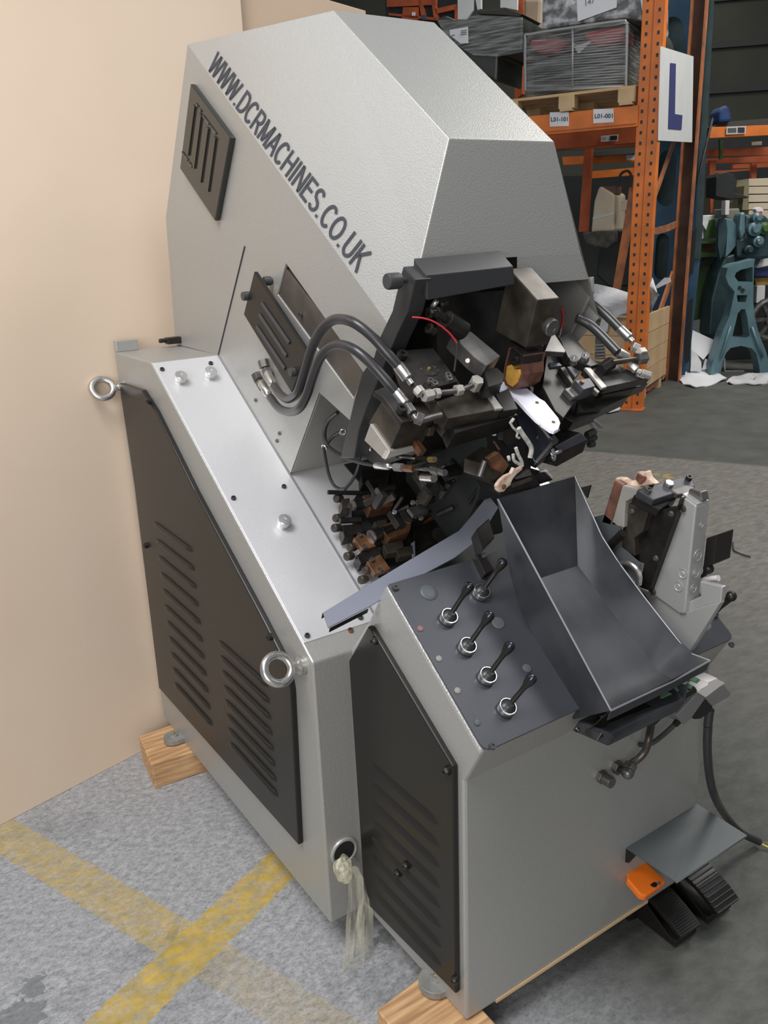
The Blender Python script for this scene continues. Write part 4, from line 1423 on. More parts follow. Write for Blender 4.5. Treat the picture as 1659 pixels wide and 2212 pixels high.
# support pan under the mouth
pan = [V((.312, -.40, .675)), V((.312, -.455, .690)), V((.330, -.470, .672)), V((.52, -.470, .672)), V((.56, -.45, .69)), V((.56, -.40, .68))]
MB().prism(pan, (0, .015, -.030)).build('chute_bracket', TRAYM, CH_, bevel=.006)
YU = YP(-.455)
q = YU(*zf((352, 792), (420, 690), (470, 640), (640, 570), (820, 500), (840, 540), (640, 640), (440, 740)))
MB().prism(q, (0, .03, 0)).build('chute_foot', BLACK, CH_, bevel=.001)
for p in [(585, 690), (730, 620), (180, 690)]:
    c = YP(-.43)(zf(p)[0])
    MB().lathe(c, (0, -1, -.3), [(0, .006), (.003, .006), (.003, .003), (.005, .003), (.005, 0), (0, 0)], 10).build('chute_bolt', OILY, CH_)
# green terminals on the rail under the mouth
for a in [((900, 432), (990, 385), (1022, 440), (920, 482)), ((825, 480), (895, 445), (920, 490), (850, 525)), ((1098, 312), (1130, 290), (1175, 330), (1150, 352)), ((1180, 290), (1215, 255), (1240, 275), (1205, 305)), ((1040, 370), (1100, 330), (1140, 365), (1075, 425))]:
    q = YP(-.445)(*zf(*a))
    MB().prism(q, (0, .02, 0)).build('green_terminal', GREENT, MC, bevel=.0008)
q = YP(-.43)(*zf((850, 660), (780, 600), (1075, 425), (1190, 330), (1215, 370), (1050, 470)))
MB().prism(q, (0, .02, 0)).build('terminal_rail', BLACK, MC, bevel=.001)

# ---- grey connector plug with its cable
YG = YP(-.430)
q = YG(*zf((1035, 575), (1090, 520), (1215, 378), (1285, 425), (1160, 600), (1095, 660)))
PL = MB().prism(q, (0, .045, 0)).build('connector_plug', GREYPLUG, MC, bevel=.002, label='grey multi-pin plug')
q = YP(-.432)(*zf((1210, 376), (1240, 345), (1300, 312), (1300, 290), (1380, 256), (1398, 275), (1447, 298), (1282, 422)))
MB().prism(q, (0, .03, 0)).build('plug_lever', LGREY, PL, bevel=.001, label='light grey plug lever')
q = YP(-.431)(*zf((1280, 424), (1440, 310), (1500, 385), (1490, 415), (1345, 498)))
MB().prism(q, (0, .035, 0)).build('plug_hood', GREYPLUG, PL, bevel=.003)
q = YP(-.425)(*zf((1165, 590), (1280, 424), (1345, 498), (1330, 540), (1240, 605), (1190, 610)))
MB().prism(q, (0, .03, 0)).build('plug_gland', BLACK, PL, bevel=.002)
q = YP(-.420)(*zf((1015, 515), (1165, 335), (1215, 380), (1060, 550)))
MB().prism(q, (0, .03, 0)).build('plug_base', BLACK, PL, bevel=.002)
r = YP(-.42)(*zf((1020, 650), (1060, 610)))
MB().cyl(r[0], r[1], .0065, n=12).build('cable_gland', BLACK, PL)
cp_ = [(zf((1318, 520))[0], -.415), (zf((1300, 650))[0], -.415), (zj((1190, 250))[0], -.415), (zj((1185, 400))[0], -.415), (zj((1200, 620))[0], -.415), (zj((1245, 800))[0], -.410)]
pts = [YP(y)(p) for p, y in cp_]
for p, z in [((1330, 950), .145), ((1450, 1080), .06), ((1590, 1152), .012)]:
    pts.append(ZP(z)(zj(p)[0]))
CB = MB().tube(pts, .0090, 12, 6).build('mains_cable', RUBBER, MC, label='thick black cable hanging to the floor')
r = [ZP(z)(zj(p)[0]) for p, z in [((1585, 1150), .012), ((1640, 1182), .010), ((1720, 1215), .008)]]
MB().tube(r, .0022, 7, 3).build('cable_core', YELLOW, CB)
r = [ZP(z)(zj(p)[0]) for p, z in [((1585, 1145), .014), ((1640, 1160), .014), ((1700, 1170), .012)]]
MB().tube(r, .0018, 7, 3).build('cable_core', RUST, CB)

# ---- pedal guard on the console front
g0, g1, g2, g3 = V((.517, -.36, .270)), V((.750, -.36, .274)), V((.760, -.479, .262)), V((.528, -.479, .262))
GD = MB().sheet([[g0, g1], [g3, g2]], (0, 0, .002)).build('pedal_guard', GUARDM, MC, label='dark sheet pedal guard')
MB().prism([g1 + V((0, -.002, 0)), g2, g2 + V((0, .085, -.115)), g1 + V((0, -.002, -.11))], (-.002, 0, 0)).build('guard_flange', BLACK, GD)
MB().prism([g0, g0 + V((0, -.025, -.002)), g0 + V((0, -.010, -.03)), g0 + V((0, 0, -.035))], (.002, 0, 0)).build('guard_flange', BLACK, GD)
MB().tube([g3, g2], .0016, 6, 1).build('guard_edge', GUARDM, GD)

# ---- silver toe-stop casting on the right of the console
XA = XP(.600)
la = XA(*ze((918, 276), (1045, 366), (945, 1292), (900, 1290), (640, 1105)))
CA = MB().prism(la, (.040, 0, 0)).build('arm_casting', CAST, MC, bevel=.003, label='silver tapered arm casting')
fa = [XP(.640)(ze((1150, 326))[0])]
wl = XP(.612)(*ze((960, 1195), (1085, 1140), (1075, 1010), (1270, 1060), (1255, 1200), (1150, 1215), (930, 1300)))
MB().prism(wl, (.012, 0, 0)).build('arm_wedge', CAST, CA, bevel=.002)
bl = XP(.606)(*ze((560, 1060), (640, 1105), (905, 1292), (1150, 1215), (1250, 1195), (1060, 1500), (985, 1620), (700, 1280)))
MB().prism(bl, (.016, 0, 0)).build('arm_base', CAST, CA, bevel=.002)
nf = (la[2] - la[1]).cross(V((1, 0, 0))).normalized()
if nf.dot(CAM - la[1]) < 0:
    nf = -nf
FA = Plane(la[1] + nf * .0005, nf)
for p, r_ in [((930, 945), .0105), ((892, 1055), .0105)]:
    c = XP(.5995)(ze(p)[0])
    MB().lathe(c, (-1, 0, 0), [(r_, .0), (r_ * .98, .0009), (r_ * .84, .0009), (r_ * .78, .0001), (r_ * .40, .0001), (r_ * .34, .0008), (0, .0008)], 22).build('counterbore', CAST, CA)
for p, r_ in [((1040, 945), .0095), ((1022, 1072), .0095), ((1060, 790), .0125), ((1088, 530), .006)]:
    c = FA(ze(p)[0])
    MB().lathe(c, nf, [(r_, .0), (r_ * .98, .0009), (r_ * .84, .0009), (r_ * .78, .0001), (r_ * .40, .0001), (r_ * .34, .0008), (0, .0008)], 22).build('counterbore', CAST, CA)
for p in [(932, 390), (676, 1100)]:
    c = XP(.5995)(ze(p)[0])
    MB().lathe(c, (-1, 0, 0), [(0, .004), (.004, .004), (.0065, .006), (.0072, .002), (.0072, 0), (0, 0)], 12).build('arm_bolt', BROWN, CA)
q = la[0] + V((.003, 0, .0)), la[1] + V((.003, 0, 0))
MB().prism([q[0], q[1], q[1] + V((.034, 0, 0)), q[0] + V((.034, 0, 0))], (0, .0, .003)).build('arm_cap', CAST, CA, bevel=.001)
q = XP(.615)(*ze((965, 285), (985, 220), (1085, 250), (1100, 330), (1035, 320)))
MB().prism(q, (.02, 0, 0)).build('arm_lug', STEEL, CA, bevel=.002)
# clamp behind the arm
XD = XP(.585)
CLM = MB().prism(XD(*ze((560, 420), (740, 400), (880, 380), (905, 300), (870, 460), (700, 930), (640, 1095), (555, 1060), (600, 860), (520, 830), (390, 740), (430, 560))), (.030, 0, 0)).build('clamp_body', OILY, MC, bevel=.003, label='dark clamp body')
MB().prism(XP(.570)(*ze((430, 335), (640, 395), (585, 590), (510, 650), (520, 800), (385, 735), (420, 540), (405, 430))), (.018, 0, 0)).build('clamp_cheek', BROWN, CLM, bevel=.002)
TQ = Plane(XD(ze((690, 230))[0]), (-.12, -.45, .88))
MB().prism(TQ(*ze((545, 232), (925, 118), (1020, 150), (1040, 200), (680, 318))), -TQ.n * .016).build('clamp_top', SLATE, CLM, bevel=.002)
MB().prism(TQ.off(-.015)(*ze((515, 265), (680, 320), (830, 280), (880, 300), (735, 400), (530, 290))), -TQ.n * .02).build('clamp_neck', OILY, CLM, bevel=.002)
MB().prism(TQ.off(.002)(*ze((825, 230), (960, 185), (1070, 215), (1050, 250), (890, 270))), -TQ.n * .012).build('clamp_jaw', STEEL, CLM, bevel=.002)
for p, mt in [((632, 246), STEEL), ((655, 188), OILY), ((978, 140), OILY), ((1085, 298), STEEL)]:
    c = TQ(ze(p)[0])
    MB().lathe(c, TQ.n, [(0, .004), (.003, .004), (.003, .008), (.0062, .008), (.0062, 0), (0, 0)], 12).build('clamp_screw', mt, CLM)
c = TQ(ze((808, 188))[0])
MB().cyl(c, c + TQ.n * .007, .0095, n=6, smooth=False).build('clamp_nut', BRIGHT, CLM, bevel=.001)
for p in [(830, 435), (700, 815), (495, 415), (430, 375)]:
    c = XP(.566)(ze(p)[0])
    MB().lathe(c, (-1, 0, 0), [(0, .004), (.004, .004), (.006, 0), (0, 0)], 10).build('clamp_screw', STEEL, CLM)
# facing pad: brown leather over grey board with torn hide on top
XE = XP(.560)
FP_ = MB().prism(XE(*ze((412, 192), (545, 225), (520, 290), (440, 335), (430, 440), (425, 555), (318, 528))), (.025, 0, 0)).build('facing_board', NICKEL, MC, bevel=.002, label='grey layered facing board')
MB().prism(XE(*ze((345, 150), (412, 188), (316, 534), (232, 512))), (.030, 0, 0)).build('facing_pad', LEATHER, FP_, bevel=.002, label='brown leather facing')
XE2 = XP(.575)
MB().prism(XE2(*ze((345, 152), (355, 125), (420, 130), (470, 160), (515, 150), (535, 75), (575, 80), (620, 68), (640, 130), (700, 180), (600, 200), (500, 212), (410, 185))), (.014, 0, 0)).build('torn_facing', TORN, FP_, bevel=.003, label='torn pale hide on top')
q = XP(.57)(*ze((520, 140), (540, 80), (570, 110), (610, 120), (600, 150), (560, 190)))
MB().prism(q, (.006, 0, 0)).build('torn_facing', LEATHER, FP_, bevel=.002)
# black side box, braided hose, roller and levers behind the arm
q = XP(.650)(*ze((1130, 645), (1228, 612), (1198, 862), (1100, 905)))
MB().prism(q, (.05, 0, 0)).build('valve_box', BLACK, MC, bevel=.002)
r = XP(.553)(*ze((380, 890), (410, 862), (470, 860), (530, 905), (558, 970), (552, 1040)))
MB().tube(r, .0062, 10, 6).build('braided_hose', BRIGHT, MC, label='braided metal hose')
r = XP(.553)(*ze((300, 715), (420, 600)))
MB().cyl(r[0], r[1], .0085, n=12).build('tie_rod', BLACK, MC)
r = XP(.66)(*ze((1080, 1000), (1235, 985)))
MB().cyl(r[0], r[1], .0060, n=16).build('roller', LGREY, MC)
for a, b_ in [((1345, 1140), (1165, 1325)), ((1150, 905), (1080, 1000))]:
    r = XP(.690)(*ze(a, b_)) if a[0] > 1200 else XP(.66)(*ze(a, b_))
    ro = MB().ball(r[0], .0105).build('control_lever', BLACK, MC, label='right-hand black lever')
    d = (r[1] - r[0])
    MB().lathe(r[1], -d, [(0, 0), (.0045, 0), (.0042, d.length * .5), (.0075, d.length * .9), (0, d.length * .95)], 12).build('lever_shank', BLACK, ro)
c = XP(.655)(ze((1115, 1390))[0])
MB().lathe(c, (-.4, -.8, .4), [(0, .010), (.008, .009), (.012, .004), (.012, 0), (0, 0)], 16).build('chrome_collar', CHROME, MC)
q = XP(.56)(*ze((165, 465), (255, 440), (400, 560), (400, 720), (560, 860), (560, 1050), (390, 860), (290, 700)))
MB().prism(q, (.004, 0, 0)).build('back_gusset', GUARDM, MC)
q = XP(.52)(*ze((60, 210), (140, 190), (110, 300), (90, 270)))
MB().prism(q, (.004, 0, 0)).build('chute_tab', BLACK, CH_)

# levelling feet of the machine
def foot(x, y, sx, sy):
    m_ = MB()
    q = [(x, y - sy / 2), (x + sx, y - sy / 2), (x + sx, y + sy / 2), (x, y + sy / 2)]
    pts = []
    for k in range(9):
        a = math.pi / 2 + math.pi * k / 8
        pts.append(V((x - sx + sx * .55 + math.cos(a) * sy / 2, y + math.sin(a) * sy / 2, .088)))
    pts += [V((x + .02, y - sy / 2, .088)), V((x + .02, y + sy / 2, .088))]
    F_ = m_.prism(pts, (0, 0, .016)).build('levelling_foot', FOOTM, MC, bevel=.001)
    MB().lathe((x - sx * .45, y, .104), (0, 0, 1), [(0, .012), (.005, .012), (.005, .005), (.012, .005), (.013, 0), (0, 0)], 14).build('foot_bolt', FOOTM, F_)
    MB().cyl((x - sx * .45, y, .112), (x - sx * .45, y, .1175), .0042, n=10).build('bolt_centre', BRASS, F_)
foot(.118, -.262, .066, .070)
foot(.0, .890, .050, .060)

# ------------------------------------------------------------------ things around the machine
t = MB().prism([(-.036, -.238, 0), (.13, -.219, 0), (.13, -.401, 0), (-.036, -.420, 0)], (0, 0, .084)).build('wood_block', WOOD, bevel=.003)
MB().bar((.16, -.3595, .0885), (.60, -.3595, .0885), .006, .007).build('bare_edge', PINE, MC)
tag(t, 'rough pine block under the front foot of the machine console', 'block', 'timber blocks under the machine')
# end of grain rear block
t = MB().prism([(-.118, .817, 0), (-.100, .985, 0), (.26, .985, 0), (.26, .790, 0)], (0, 0, .084)).build('wood_block', WOOD, bevel=.004)
tag(t, 'rough pine block under the rear foot beside the tan board', 'block', 'timber blocks under the machine')

# knotted clear bag hanging from the outlet
bc = V((.055, -.022, 0))
bz = yf((742, 1838)).z
BG = thing('plastic_bag', (bc.x, bc.y, bz), 'knotted clear plastic bag hanging from the round outlet hole', 'bag')
m_ = MB()
kp = [YP(-.012)((745, 1848)), YP(-.035)((745, 1872)), YP(-.032)((741, 1890)), YP(-.026)((744, 1908))]
vs, fs = [], []
def lump(c, rx, rz, n=14, k=10, seed=1, amp=.25):
    rnd = random.Random(seed)
    ph = [(rnd.uniform(0, 6.28), rnd.uniform(2, 6), rnd.uniform(0, 6.28)) for _ in range(4)]
    vv = []
    for i in range(k + 1):
        a = math.pi * i / k
        for j in range(n):
            b_ = 2 * math.pi * j / n
            w_ = 1 + amp * sum(math.sin(p_ + f_ * a + q_ + round(f_) * b_) for p_, f_, q_ in ph) / 4
            vv.append(V(c) + V((rx * math.sin(a) * math.cos(b_) * w_, rx * math.sin(a) * math.sin(b_) * w_, rz * math.cos(a) * w_)))
    ff = [(i * n + j, i * n + (j + 1) % n, (i + 1) * n + (j + 1) % n, (i + 1) * n + j) for i in range(k) for j in range(n)]
    return vv, ff
vv, ff = lump(YP(-.034)((741, 1878)), .020, .032, seed=6, amp=.30)
MB().add(vv, ff, True).build('knot', BAGK, BG, label='bunched yellowish knot')
# hanging tail: pleated tube flattened toward the hem
tail = [((752, 1862), .012), ((764, 1880), .014), ((770, 1905), .016), ((774, 1940), .020), ((776, 1980), .026), ((774, 2030), .031), ((770, 2080), .033), ((772, 2105), .030), ((776, 2122), .022)]
vv, ff = [], []
n = 26
rnd = random.Random(5)
for i, (p, r_) in enumerate(tail):
    c = YP(-.030 - .003 * i)(p)
    for j in range(n):
        a = 2 * math.pi * j / n
        w_ = 1 + .22 * math.sin(5 * a + i * .5) + .14 * math.sin(9 * a - i * .8) + rnd.uniform(-.08, .08)
        vv.append(c + V((math.cos(a) * r_ * w_, math.sin(a) * r_ * .45 * w_, rnd.uniform(-.004, .004))))
ff = [(i * n + j, i * n + (j + 1) % n, (i + 1) * n + (j + 1) % n, (i + 1) * n + j) for i in range(len(tail) - 1) for j in range(n)]
MB().add(vv, ff, True).build('tail', BAGF, BG)
# loose pleat
r = [YP(-.050)(p) for p in [(758, 1872), (770, 1900), (776, 1945), (768, 2000), (778, 2050)]]
MB().sheet([r, [p + V((.010 + .004 * math.sin(i * 2), -.006, 0)) for i, p in enumerate(r)]], (.0006, 0, 0), True).build('pleat', BAGF, BG)

# foot pedal on the floor
PD = thing('foot_pedal', (.70, -.35, 0), 'black twin foot pedal with an orange cover beside the console', 'pedal')
def pedal(x0, x1, ridged):
    b = MB().prism([(x0, -.430, .004), (x0, -.428, .022), (x0, -.29, .030), (x0, -.22, .045), (x0, -.22, .004)], (x1 - x0, 0, 0)).build('pedal_base', BLACK, PD, bevel=.003)
    ww = x1 - x0
    top = [(-.448, .046), (-.420, .064), (-.39, .078), (-.36, .087), (-.33, .090), (-.28, .088)] if ridged else [(-.440, .040), (-.40, .060), (-.36, .076), (-.325, .086), (-.28, .088)]
    rows = [[V((x0 + .004 + (ww - .008) * k, y, z)) for y, z in top] for k in (0, 1)]
    tr = MB().sheet(rows, (0, .003, -.010)).build('tread', BLACK, PD, bevel=.001)
    if ridged:
        for i in range(15):
            tt = i / 14 * (len(top) - 1.01)
            k = int(tt)
            y, z = lerp(V((0, *top[k])), V((0, *top[k + 1])), tt - k)[1:]
            MB().box((x0 + ww / 2, y, z + .001), ww - .012, .003, .002).build('tread_ridge', BLACK, tr)
    else:
        for i in range(34):
            tt = i / 33 * (len(top) - 1.01)
            k = int(tt)
            y, z = lerp(V((0, *top[k])), V((0, *top[k + 1])), tt - k)[1:]
            MB().box((x0 + ww / 2, y, z + .0008), ww - .016, .0018, .0012).build('tread_ridge', BLACK, tr)
    MB().prism([(x0 - .002, -.42, .02), (x0 - .002, -.33, .074), (x0 - .002, -.25, .075), (x0 - .002, -.25, .02)], (.004, 0, 0)).build('pedal_cheek', BLACK, PD, bevel=.001)
    MB().prism([(x1 - .002, -.42, .02), (x1 - .002, -.33, .074), (x1 - .002, -.25, .075), (x1 - .002, -.25, .02)], (.004, 0, 0)).build('pedal_cheek', BLACK, PD, bevel=.001)
pedal(.615, .690, False)
pedal(.728, .815, True)
MB().box((.715, -.27, .012), .22, .11, .016).build('pedal_plate', BLACK, PD, bevel=.002)
oz = Plane((.55, -.372, .195), (0, -.40, .92))
q = oz(*zj((560, 1360), (650, 1285), (690, 1290), (855, 1440), (860, 1465), (705, 1575), (660, 1560), (560, 1440)))
OC = MB().prism(q, (0, .004, -.017)).build('orange_cover', ORANGEP, PD, bevel=.006, label='orange plastic cover', seg=3)
c = oz(zj((765, 1485))[0])
MB().cyl(c, c + V((0, 0, .0015)), .0075, n=16).build('cover_plug', BLACK, OC)
c = oz(zj((800, 1475))[0])
MB().cyl(c, c + V((0, 0, .0012)), .0060, n=16).build('cover_plug', GREYPLUG, OC)
r = [ZP(z)(zj(p)[0]) for p, z in [((505, 1700), .004), ((520, 1660), .03), ((560, 1660), .045), ((585, 1690), .02)]]
MB().tube(r, .008, 10, 4).build('pedal_pivot', BLACK, PD)
MB().box((.600, -.30, .024), .022, .05, .034).build('pedal_bracket', BLACK, PD, bevel=.003)

# tan boards leaning behind
m0, md = V((-.502, .924, 0)), V((.970, .243, 0)).normalized()
mn = V((md.y, -md.x, 0))
q = [m0 + md * -.03, m0 + md * 1.068]
t = MB().prism([q[0], q[1], q[1] - mn * .018, q[0] - mn * .018], (0, 0, 2.50)).build('fibreboard_sheet', MDF, bevel=.002)
tag(t, 'tall tan fibreboard sheet standing on the floor behind the machine', 'board')
q = [m0 + md * 1.06 - mn * .03, m0 + md * 1.700 - mn * .10]
t = MB().prism([q[0], q[1], q[1] - mn * .018, q[0] - mn * .018], (0, 0, 2.232)).build('fibreboard_sheet', MDF2, bevel=.002)
tag(t, 'second tan fibreboard sheet half hidden behind the hood top', 'board')

# bent hook wire on the aisle floor
r = ZP(.006)(*[(1583, 1172), (1584, 1186), (1590, 1192), (1605, 1198), (1621, 1203)])
t = MB().tube(r, .0035, 8, 4).build('bent_wire', INK)
tag(t, 'short bent black wire lying on the aisle floor', 'wire')
# ------------------------------------------------------------------ pallet racking across the aisle
U1, U2 = V((4.975, 3.44, 0)), V((6.342, 4.092, 0))
rn = V((.896, .443, 0)).normalized()
rb_ = V((-.443, .896, 0)).normalized()
def RP(d=0):
    return Plane(U1 + rn * d, rn)
EF = Plane(U1 + rb_ * .05, rb_)
def rk(b, d, z):
    return U1 + rb_ * b + rn * d + V((0, 0, z))
def BG(d):
    return Plane(CAM + V((.547, .837, 0)) * d, (.547, .837, 0))
BN = V((.547, .837, 0)).normalized()

RK = thing('pallet_rack', (U1.x, U1.y, 0), 'orange pallet rack at the aisle corner with punched uprights', 'rack')
def upright(base, parent, h=3.7, holes=True, front=True, material=ORANGE):
    m_ = MB()
    if front:
        for s in (-.042, .042):
            m_.box(base + rb_ * s + V((0, 0, h / 2)), .080, .010, h, rb_, rn)
        m_.box(base + rb_ * .08 + rn * .04 + V((0, 0, h / 2)), .006, .09, h, rb_, rn)
        m_.box(base - rb_ * .08 + rn * .04 + V((0, 0, h / 2)), .006, .09, h, rb_, rn)
    u = m_.build('upright', material, parent, bevel=.002)
    if holes:
        b = MB()
        for i in range(int(h / .075)):
            z = .06 + i * .075
            for s in (-.045, .045):
                b.box(base + rb_ * s - rn * .0055 + V((0, 0, z + (.0 if s < 0 else .0))), .018, .002, .024, rb_, rn)
        b.build('punched_holes', INK, u, kind='stuff')
        MB().box(base - rn * .0056 + V((0, 0, h / 2)), .006, .002, h, rb_, rn).build('upright_seam', RACKRED, u)
    MB().box(base + V((0, 0, .006)), .20, .16, .012, rb_, rn).build('foot_plate', BRACEM, u)
    return u
upright(U1, RK)
# rear upright of the end frame: open channel
u = MB().box(U2 - rb_ * .060 + V((0, 0, 1.9)), .014, .10, 3.8, rb_, rn).box(U2 + rb_ * .060 + V((0, 0, 1.9)), .014, .10, 3.8, rb_, rn).build('upright', BRACEM, RK)
MB().box(U2 + rn * .04 + V((0, 0, 1.9)), .12, .012, 3.8, rb_, rn).build('upright_web', mat('rusty_dark_web', (.10, .050, .03), .7, noise=.5, nscale=5), u)
# end frame bracing
def brace(a, b, w, name='brace', sag=None):
    q = EF(a, b)
    return MB().bar(q[0], q[1], .02, w, up=(q[1] - q[0]).cross(rb_)).build(name, BRACEM, RK, bevel=.002)
brace((1458, 300), (1398, 470), .055)
brace((1484, 500), (1396, 760), .085)
brace((1396, 745), (1375, 815), .075)
q = EF(*zl((60, 1838), (170, 1835), (300, 1800), (430, 1745), (555, 1735)))
MB().sheet([[p + V((0, 0, .028)) for p in q], [p - V((0, 0, .028)) for p in q]], -rb_ * .02).build('strut', BRACEM, RK)
q = EF(*zk((-100, 2110), (0, 2090), (110, 1990), (200, 1910), (300, 1885)))
MB().sheet([[p + V((0, 0, .030)) for p in q], [p - V((0, 0, .030)) for p in q]], -rb_ * .02).build('strut', BRACEM, RK)
brace((1372, 868), (1440, 828), .030)
# beams
def beam(b0, b1, d, z0, z1, parent, material):
    return MB().box(rk((b0 + b1) / 2, d, (z0 + z1) / 2), b1 - b0, .05, z1 - z0, rb_, rn).build('beam', material, parent, bevel=.004)
B1 = beam(.07, 2.7, .0, 2.205, 2.355, RK, ORANGE)
MB().box(rk(1.38, -.027, 2.225), 2.6, .004, .008, rb_, rn).build('beam_lip', RACKRED, B1)
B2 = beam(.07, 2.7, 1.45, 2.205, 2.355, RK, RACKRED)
def location_label(px, body, plane, parent, h=.5, name='location_label'):
    q = plane(*px)
    lb = MB().prism(q, rn * .003).build(name, WHITE, parent)
    ux = (q[1] - q[0]).normalized()
    uy = V((0, 0, 1))
    w = (q[1] - q[0]).length
    hh = (q[0] - q[3]).length
    text_mesh(body, q[3] + ux * w * .06 + uy * hh * .36 - rn * .002, ux, uy, hh * .30, INK, 'label_text', lb, width=w * .88, weight=.02)
    return lb
PB = RP(-.030)
location_label(z7((727, 480), (808, 478), (808, 538), (727, 541)), 'L01-101', PB, B1)
location_label(z7((913, 466), (1000, 464), (1000, 522), (913, 527)), 'L01-001', PB, B1)
PB2 = RP(1.41)
q = PB2(*z7((946, 580), (1020, 574), (1018, 602), (945, 606)))
lb = MB().prism(q, rn * .003).build('barcode_label', SIGNW, B2)
for i in range(9):
    t = .58 + i * .042
    a, b_ = lerp(q[0], q[1], t), lerp(q[3], q[2], t)
    MB().bar(lerp(a, b_, .15) - rn * .004, lerp(a, b_, .85) - rn * .004, .010 if i % 3 else .018, .002, up=rn).build('bar_mark', INK, lb)
text_mesh('L01', lerp(q[3], q[0], .3) + (q[1] - q[0]) * .08 - rn * .003, q[1] - q[0], (0, 0, 1), (q[0] - q[3]).length * .4, INK, 'label_text', lb)

# aisle sign on the end frame
q = EF.off(-.14)(*z7((1200, 197), (1341, 241), (1335, 608), (1190, 600)))
SG = MB().prism(q, rb_ * .004).build('aisle_sign', SIGNW)
tag(SG, 'white sign with a dark blue letter L on the orange rack end', 'sign')
q = EF.off(-.145)(*z7((1243, 269), (1266, 272), (1262, 487), (1294, 492), (1290, 554), (1234, 549)))
MB().prism(q, rb_ * .003).build('letter', SIGNB, SG)

# pallet on the front beam
def pallet(b0, b1, d0, d1, z, label):
    P_ = thing('pallet', tuple(rk((b0 + b1) / 2, (d0 + d1) / 2, z)), label, 'pallet')
    n = 5
    for i in range(n):
        d = d0 + (d1 - d0) * (i + .5) / n
        MB().box(rk((b0 + b1) / 2, d, z + .125), b1 - b0, (d1 - d0) / n - .04, .020, rb_, rn).build('deck_board', PINE, P_)
    for i in range(3):
        b = b0 + .06 + (b1 - b0 - .12) * i / 2
        for j in range(3):
            d = d0 + .06 + (d1 - d0 - .12) * j / 2
            MB().box(rk(b, d, z + .068), .12, .12, .092, rb_, rn).build('pallet_block', PINE, P_)
        MB().box(rk(b, (d0 + d1) / 2, z + .012), .10, d1 - d0, .020, rb_, rn).build('bottom_board', PINE, P_)
    return P_
pallet(.10, 1.16, -.06, 1.14, 2.36, 'pale wooden pallet on the orange beam under the wire cage')

# wire cage wrapped in film
CG = thing('wire_cage', tuple(rk(.62, .5, 2.50)), 'film-wrapped wire mesh cage of dark goods on the upper pallet', 'cage')
PCG = RP(.0)
fr = PCG(*z7((622, 388), (622, 170), (640, 148), (830, 118), (1030, 90), (1050, 98), (1056, 120), (1052, 370)))
MB().tube(fr, .012, 8, 3).build('cage_frame', WIRE, CG)
r = PCG(*z7((824, 120), (824, 372)))
MB().tube(r, .009, 8, 1).build('cage_post', WIRE, CG)
r = PCG(*z7((622, 388), (1052, 370)))
MB().tube(r, .010, 8, 1).build('cage_post', WIRE, CG)
for i in range(20):
    t = (i + .5) / 20
    r = PCG(*z7((622, 180 + 205 * t), (1053, 130 + 238 * t)))
    MB().tube(r, .0028, 5, 1).build('mesh_wire', WIRE, CG)
c0_, c1_ = PCG(z7((628, 385))[0]), PCG(z7((1048, 372))[0])
zt = PCG(z7((700, 150))[0]).z
bb0 = (c1_ - U1).dot(rb_)
bb1 = (c0_ - U1).dot(rb_)
MB().box(rk((bb0 + bb1) / 2, .50, (2.50 + zt) / 2 - .06), bb1 - bb0 - .04, .80, zt - 2.50 - .16, rb_, rn).build('cage_goods', DARKG, CG, bevel=.02)
MB().box(rk((bb0 + bb1) / 2, .50, (2.51 + zt) / 2), bb1 - bb0 + .02, 1.06, zt - 2.51 + .03, rb_, rn).build('stretch_wrap', WRAP, CG, bevel=.03)
for px, s in [(((640, 170), (760, 165), (810, 180), (760, 225), (700, 235), (640, 205)), 1), (((870, 140), (1045, 110), (1045, 175), (990, 185), (930, 200), (880, 170)), 2)]:
    MB().prism(RP(.05)(*z7(*px)), rn * .3).build('red_sack', REDBAG, CG, bevel=.02)
q = RP(.02)(*z7((830, 200), (905, 175), (850, 230)))
MB().prism(q, rn * .004).build('paper_slip', WHITE, CG)
# film bundle above the cage, with a paper
TB_ = thing('wrapped_bundle', tuple(rk(.5, .5, zt + .05)), 'crumpled film bundle with a white note above the wire cage', 'bundle')
q = RP(.06)(*z7((690, 130), (695, -60), (1130, -80), (1135, 95), (1050, 80), (1035, 90), (830, 112)))
MB().prism(q, rn * .7).build('bundle_goods', DARKG, TB_, bevel=.03)
q = RP(.02)(*z7((685, 128), (690, -60), (1132, -80), (1136, 90), (1045, 78), (830, 108)))
MB().prism(q, rn * .8).build('stretch_wrap', film('crumpled_wrap', (.70, .70, .72), .55, (4, 4, 5)), TB_, bevel=.03)
q = RP(-.0)(*z7((842, -10), (1015, -60), (1012, 32), (846, 92)))
nt_ = MB().prism(q, rn * .004).build('paper_note', WHITE, TB_)
text_mesh('147', lerp(q[3], q[0], .52) + (q[2] - q[3]) * .22 - rn * .003, q[2] - q[3], q[0] - q[3], (q[0] - q[3]).length * .24, GREYCAP, 'note_text', nt_)
q = RP(.0)(*z7((1112, -20), (1140, -30), (1140, 78), (1122, 50)))
MB().prism(q, rn * .004).build('paper_note', WHITE, TB_)
# dark goods leaning to the right of the upright
q = RP(.75)(*z7((1060, 300), (1060, 110), (1190, 120), (1215, 165), (1200, 300)))
t = MB().prism(q, rn * .4).build('covered_load', DARKG, bevel=.03)
tag(t, 'dark covered load behind the punched upright and the letter sign', 'load')

